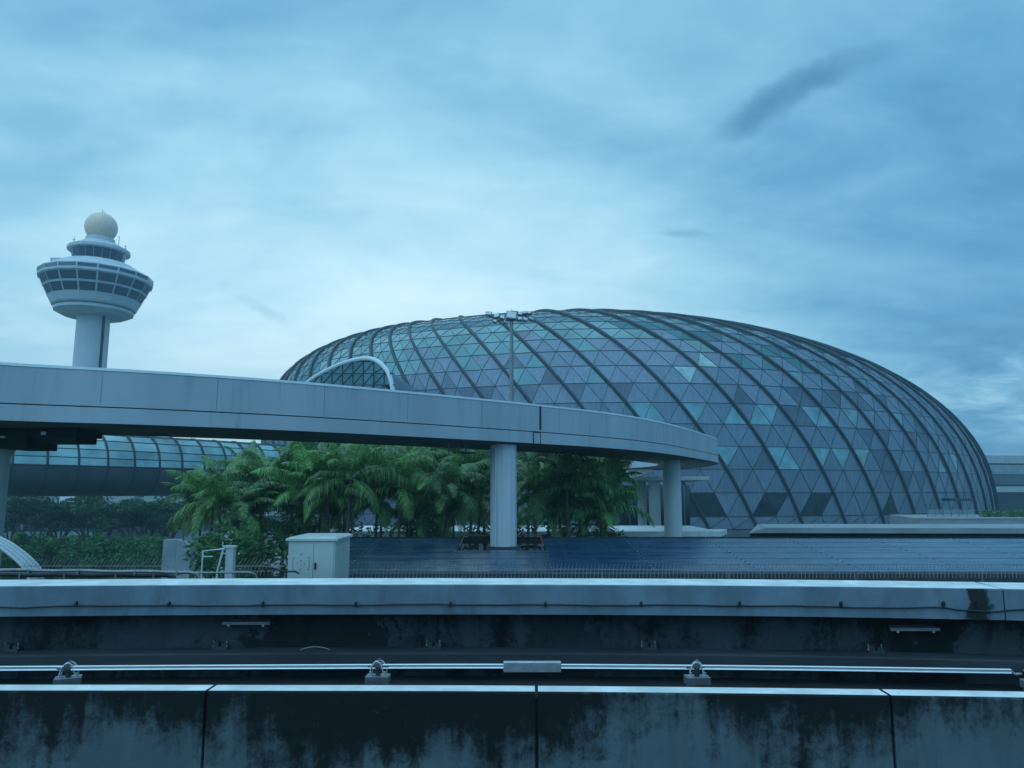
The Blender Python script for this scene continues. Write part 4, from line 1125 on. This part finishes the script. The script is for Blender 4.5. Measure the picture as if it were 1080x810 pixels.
# white arched portal on the left flank
def ap(px, py, z=None):
    Y = 132 + (413 - px) * .16; return atY(px, py, Y)
arc = [(300, 430), (316, 412), (328, 400.5), (345, 390.5), (365, 382), (385, 378), (397, 380.5), (406, 388), (411, 397), (414, 410), (418, 440), (421, 480)]
ar = thing('arched_portal', 'white arched portal glazed with triangles on the left flank of the dome', 'arch', ap(370, 470))
apts = spline([ap(*q) for q in arc], 6)
b = MB(); b.tube([p for p in apts], .42, 8); b.build('arch_rim', mat('arch_white', (.72, .75, .77), .4, var=.04), ar, smooth=True)
bx = [ap(x, 480) for x in frange(300, 421, 11)]
# glazing triangles inside the arch
cols = frange(306, 416, 10); rowsy = [382, 394, 406, 418, 432, 446, 462, 480]
def archtop(px):
    for (x0, y0), (x1, y1) in zip(arc[:-1], arc[1:]):
        if x0 <= px <= x1: return y0 + (y1 - y0) * (px - x0) / (x1 - x0)
    return 480
gz = MB(); mm_ = MB()
for a, c in zip(cols[:-1], cols[1:]):
    ta, tcn = archtop(a), archtop(c)
    for r0, r1 in zip(rowsy[:-1], rowsy[1:]):
        y0a, y0c = max(r0, ta), max(r0, tcn)
        if y0a >= r1 and y0c >= r1: continue
        P0, P1, P2, P3 = ap(a, min(y0a, r1)), ap(c, min(y0c, r1)), ap(c, r1), ap(a, r1)
        gz.add([P0, P1, P2], [(0, 1, 2)]); gz.add([P0, P2, P3], [(0, 1, 2)])
        for u_, v_ in ((P3, P2), (P0, P3), (P1, P3)):
            if (u_ - v_).length > .3: mm_.tube([u_ - Vector((0, .1, 0)), v_ - Vector((0, .1, 0))], .09, 4)
gz.build('glazing', M['glass_teal'], ar, fixn=False); mm_.build('glazing_bar', M['mullion'], ar)
sd_ = MB(); n = len(apts)
sd_.add(apts + [p + Vector((4, 26, -2)) for p in apts], [(i, i + 1, n + i + 1, n + i) for i in range(n - 1)]); sd_.build('vault', M['panel_grey'], ar, smooth=True, fixn=False)

# ================================================================== CONTROL TOWER
YT = 185
def tr(pxr, at_=(100, 300)): return pxr / F * YT
pb = atY(96.0, 389, YT); ptp = atY(105.5, 236, YT)
cx = (pb.x + ptp.x) / 2
ctw = thing('control_tower', 'tall white control tower with flared glazed pod and golden radome ball', 'tower', (cx, YT, 0))
def zt_at(py, px=103): return atY(px, py, YT).z
sc = YT / F
zs = {k: zt_at(v) for k, v in dict(under=334, rim0=326, rim1=301, rimtop=291, roof=280, cab0=283, cab1=267, caproof=259, neck=249, rad=240).items()}
r_sh = 17.2 * sc * .93
b = MB(); b.lathe([(r_sh * 1.12, 0), (r_sh * 1.02, 20), (r_sh, zs['under'] + 1)], 40, (cx, YT, 0)); b.build('shaft', M['tower_white'], ctw, smooth=True)
b = MB(); b.box((cx + r_sh * .93, YT - r_sh * .42, zs['under'] / 2), (.4, .6, zs['under'])); b.build('shaft_slot', M['dark'], ctw)
# pod profile (frustum)
NWn = 18
Ro, Ri = 55.5 * sc, 38.5 * sc
zu, z0_, z1_, z2_, z3_ = zs['under'], zs['rim0'], zs['rim1'] , zs['rimtop'], zs['roof']
pod = MB(); pod.lathe([(r_sh, zu - .2), (Ri * .8, zu), (Ri, zu + .9), (Ri + .1, z0_ - .2), (Ri + .6, z0_ + .3), (Ro - .3, z1_ + .6), (Ro, z1_ + .7), (Ro, z2_ - .1), (Ro - .8, z2_ + .25), (Ro * .62, z3_), (Ro * .30, z3_ + .4)], NWn, (cx, YT, 0))
po = pod.build('pod', M['tower_white'], ctw)
b = MB(); b.lathe([(Ri + .17, z0_ - .35), (Ri + .22, z0_ - .15)], 64, (cx, YT, 0), cap=False); b.build('shadow_line', M['joint'], po)
def frust(z):  # radius of pod wall at z
    t = (z - (z0_ + .3)) / (z1_ + .6 - z0_ - .3); return Ri + .6 + (Ro - .3 - Ri - .6) * t
def winrow(zlo, zhi, rf_, nW, parent, gap, off, mt):
    for k in range(nW):
        a0 = 2 * math.pi * (k + gap) / nW; a1 = 2 * math.pi * (k + 1 - gap) / nW; b = MB(); m_ = (a0 + a1) / 2
        vs = []
        for z in (zlo, zhi):
            for a in (a0, a1):
                for o_ in (off, off - .4): r = rf_(z) + o_; vs.append((cx + r * math.cos(a), YT + r * math.sin(a), z))
        b.add(vs, [(0, 2, 6, 4), (1, 5, 7, 3), (0, 4, 5, 1), (2, 3, 7, 6), (4, 6, 7, 5), (0, 1, 3, 2)]); b.build('window', mt, parent)
hh = z1_ + .6 - z0_ - .3
winrow(z0_ + .3 + hh * .30, z0_ + .3 + hh * .60, frust, NWn, po, .05, .05, M['tower_glass'])
winrow(z0_ + .3 + hh * .68, z0_ + .3 + hh * .97, frust, NWn, po, .05, .05, M['tower_glass'])
winrow(z2_ - 1.15, z2_ - .35, lambda z: Ro, NWn, po, .05, .04, M['tower_glass'])
# fins between windows
# upper cab
zc0, zc1, zc2 = zs['cab0'], zs['cab1'], zs['caproof']
Rc0, Rc1 = 23 * sc, 27 * sc
cb = MB(); cb.lathe([(Rc0 - .5, z3_ - .5), (Rc0, zc0), (Rc1, zc1), (Rc1 + .9, zc1 + .1), (Rc1 + .9, zc1 + .8), (Rc1 * .85, zc2 - .2), (4.2, zc2 + .5)], 20, (cx, YT, 0))
co_ = cb.build('cab', M['tower_white'], ctw)
winrow(zc0 + (zc1 - zc0) * .12, zc0 + (zc1 - zc0) * .97, lambda z: Rc0 + (Rc1 - Rc0) * (z - zc0) / (zc1 - zc0), 20, co_, .03, .05, M['tower_glass'])
b = MB(); b.lathe([(Rc0 + 1.4, zc0 + .6), (Rc0 + 1.45, zc0 + .6), (Rc0 + 1.45, zc0 + .7), (Rc0 + 1.4, zc0 + .7)], 48, (cx, YT, 0), cap=False)
for k in range(24):
    a = 2 * math.pi * k / 24; b.box((cx + (Rc0 + 1.42) * math.cos(a), YT + (Rc0 + 1.42) * math.sin(a), zc0 - .1), (.08, .08, 1.4))
b.build('cab_railing', M['metal_grey'], ctw)
zr = zs['rad']; rr_ = 17.6 * sc * .93
b = MB(); b.lathe([(3.4, zc2), (3.4, zr - rr_ * .8)], 32, (cx, YT, 0)); b.build('radome_base', M['tower_white'], ctw)
b = MB(); b.lathe([(max(.02, rr_ * math.sin(t)), zr - rr_ * math.cos(t)) for t in frange(.45, math.pi - .001, 22)], 40, (cx, YT, 0)); rdm = b.build('radome', M['radome'], ctw, smooth=True)
b = MB(); b.tube([(cx, YT, zr + rr_), (cx, YT, zr + rr_ + .9)], .07, 5); b.box((cx, YT, zr + rr_ + .1), (1.2, .3, .2)); b.build('obstruction_light', M['metal_dark'], rdm)
for (dxp, h, dy_) in ((-26, 2.9, -1), (-21, 1.6, -3), (-23, 2.2, 2), (18, 2.4, -3), (23, 3.0, -1), (20, 1.6, -2), (26, 1.2, 1)):
    b = MB(); x = cx + dxp * sc; b.tube([(x, YT + dy_, zc1 + .6), (x, YT + dy_, zc1 + 1.2 + h)], .07, 5)
    if h < 2.3: b.box((x, YT + dy_, zc1 + 1 + h), (.8, .1, .1)); b.box((x, YT + dy_, zc1 + .4 + h), (.5, .1, .1))
    b.build('antenna', M['metal_grey'], ctw)
b = MB(); x = cx - 42 * sc; b.tube([(x, YT - 2, z2_ + .5), (x, YT - 2, z3_ + .6)], .12, 6); b.box((x + .2, YT - 2, z3_ + 1.0), (2.6, .5, .8)); b.build('radar_dish', M['tower_white'], ctw)

# ================================================================== LIGHT MAST
YM = 62
q = atY(539.5, 337, YM)
lm = thing('light_mast', 'tall slim mast topped with a cluster of floodlights in front of the dome', 'light mast', (q.x, YM, 0))
b = MB(); b.tube([(q.x, YM, 0), (q.x, YM, q.z)], [.24, .15], 12); b.build('pole', M['metal_grey'], lm, smooth=True)
b = MB(); b.tube([(q.x, YM, q.z), (q.x, YM, q.z + .95)], .02, 5); b.build('lightning_rod', M['metal_grey'], lm)
b = MB(); b.box((q.x, YM, q.z - .02), (1.0, .7, .1)); b.tube([(q.x - 1.5, YM, q.z - .1), (q.x + 1.4, YM, q.z - .1)], .05, 6); b.tube([(q.x - 1.1, YM, q.z + .35), (q.x + 1.3, YM, q.z + .35)], .05, 6); b.box((q.x - .75, YM, q.z + .1), (.06, .06, .6)); b.box((q.x + .9, YM, q.z + .1), (.06, .06, .6)); b.build('head_frame', M['metal_grey'], lm)
for (ox, oz, w_, h_, ry) in ((-1.95, .42, .55, .38, .1), (-1.25, .25, .5, .42, -.2), (-.8, .1, .4, .35, .3), (-.02, .28, .9, .78, .08), (.75, .42, .42, .32, .25), (1.15, .50, .5, .26, -.25), (1.55, .46, .42, .22, .2), (.7, -.02, .4, .36, -.2), (1.15, -.08, .42, .3, .3), (1.6, -.02, .5, .25, .12), (-1.4, -.25, .3, .25, .3), (-.6, -.3, .25, .3, 0)):
    T = Matrix.Translation((q.x + ox, YM - .25, q.z + oz)) @ Matrix.Rotation(ry, 4, 'Y') @ Matrix.Rotation(R(-22), 4, 'X') @ Matrix.Rotation(random.uniform(-.5, .5), 4, 'Z')
    b = MB(); b.box(0, (w_, .3, h_), M=T); hd = b.build('floodlight', M['metal_grey'], lm, bevel=.03)
    b = MB(); b.box(0, (w_ * .85, .02, h_ * .8), M=T @ Matrix.Translation((0, -.165, 0))); b.build('lens', M['galv'], hd)

# ================================================================== FAR RIGHT TERMINAL
YF = 300
ft = thing('terminal_building', 'distant banded grey terminal with a curved roof beyond the right end of the dome', 'building', (atY(1080, 510, YF).x, YF, 0))
xa, xb = atY(1040, 500, YF).x, atY(1330, 500, YF).x
def zF(py): return atY(1065, py, YF).z
for i, (y0, y1, mm, dd) in enumerate(((480, 488.5, 'white_concrete', 0), (488.5, 490, 'dark', .6), (490, 500, 'pale_wall', .2), (500, 511, 'tube_metal', .8), (511, 513, 'dark', 1.5), (513, 519, 'white_concrete', .3), (519, 545, 'dark', 2.5))):
    b = MB(); b.prism([(xa, YF + dd), (xb, YF + dd + 20), (xb, YF + 60), (xa, YF + 60)], zF(y1), zF(y0) - .01); b.build(['roof', 'shadow_gap', 'wall', 'window_band', 'shadow_gap', 'balcony', 'undercroft'][i], M[mm], ft)

# ================================================================== HUMID AIR
hz = MB(); hz.box((0, 220, 49), (900, 760, 102)); ho = hz.build('haze', None); ho.data.materials.clear()
mh = bpy.data.materials.new('humid_air'); mh.use_nodes = True; mh.node_tree.nodes.clear(); hn = NT(mh.node_tree)
pv_ = hn.n('ShaderNodeVolumePrincipled'); pv_.inputs['Color'].default_value = (.5, .78, .95, 1); pv_.inputs['Density'].default_value = .0008; pv_.inputs['Anisotropy'].default_value = .2
oo = hn.n('ShaderNodeOutputMaterial'); hn.l(pv_.outputs[0], oo.inputs['Volume'])
ho.data.materials.append(mh); ho['kind'] = 'stuff'; ho['label'] = 'thin humid blue air between the viewer and the far buildings'; ho['category'] = 'haze'
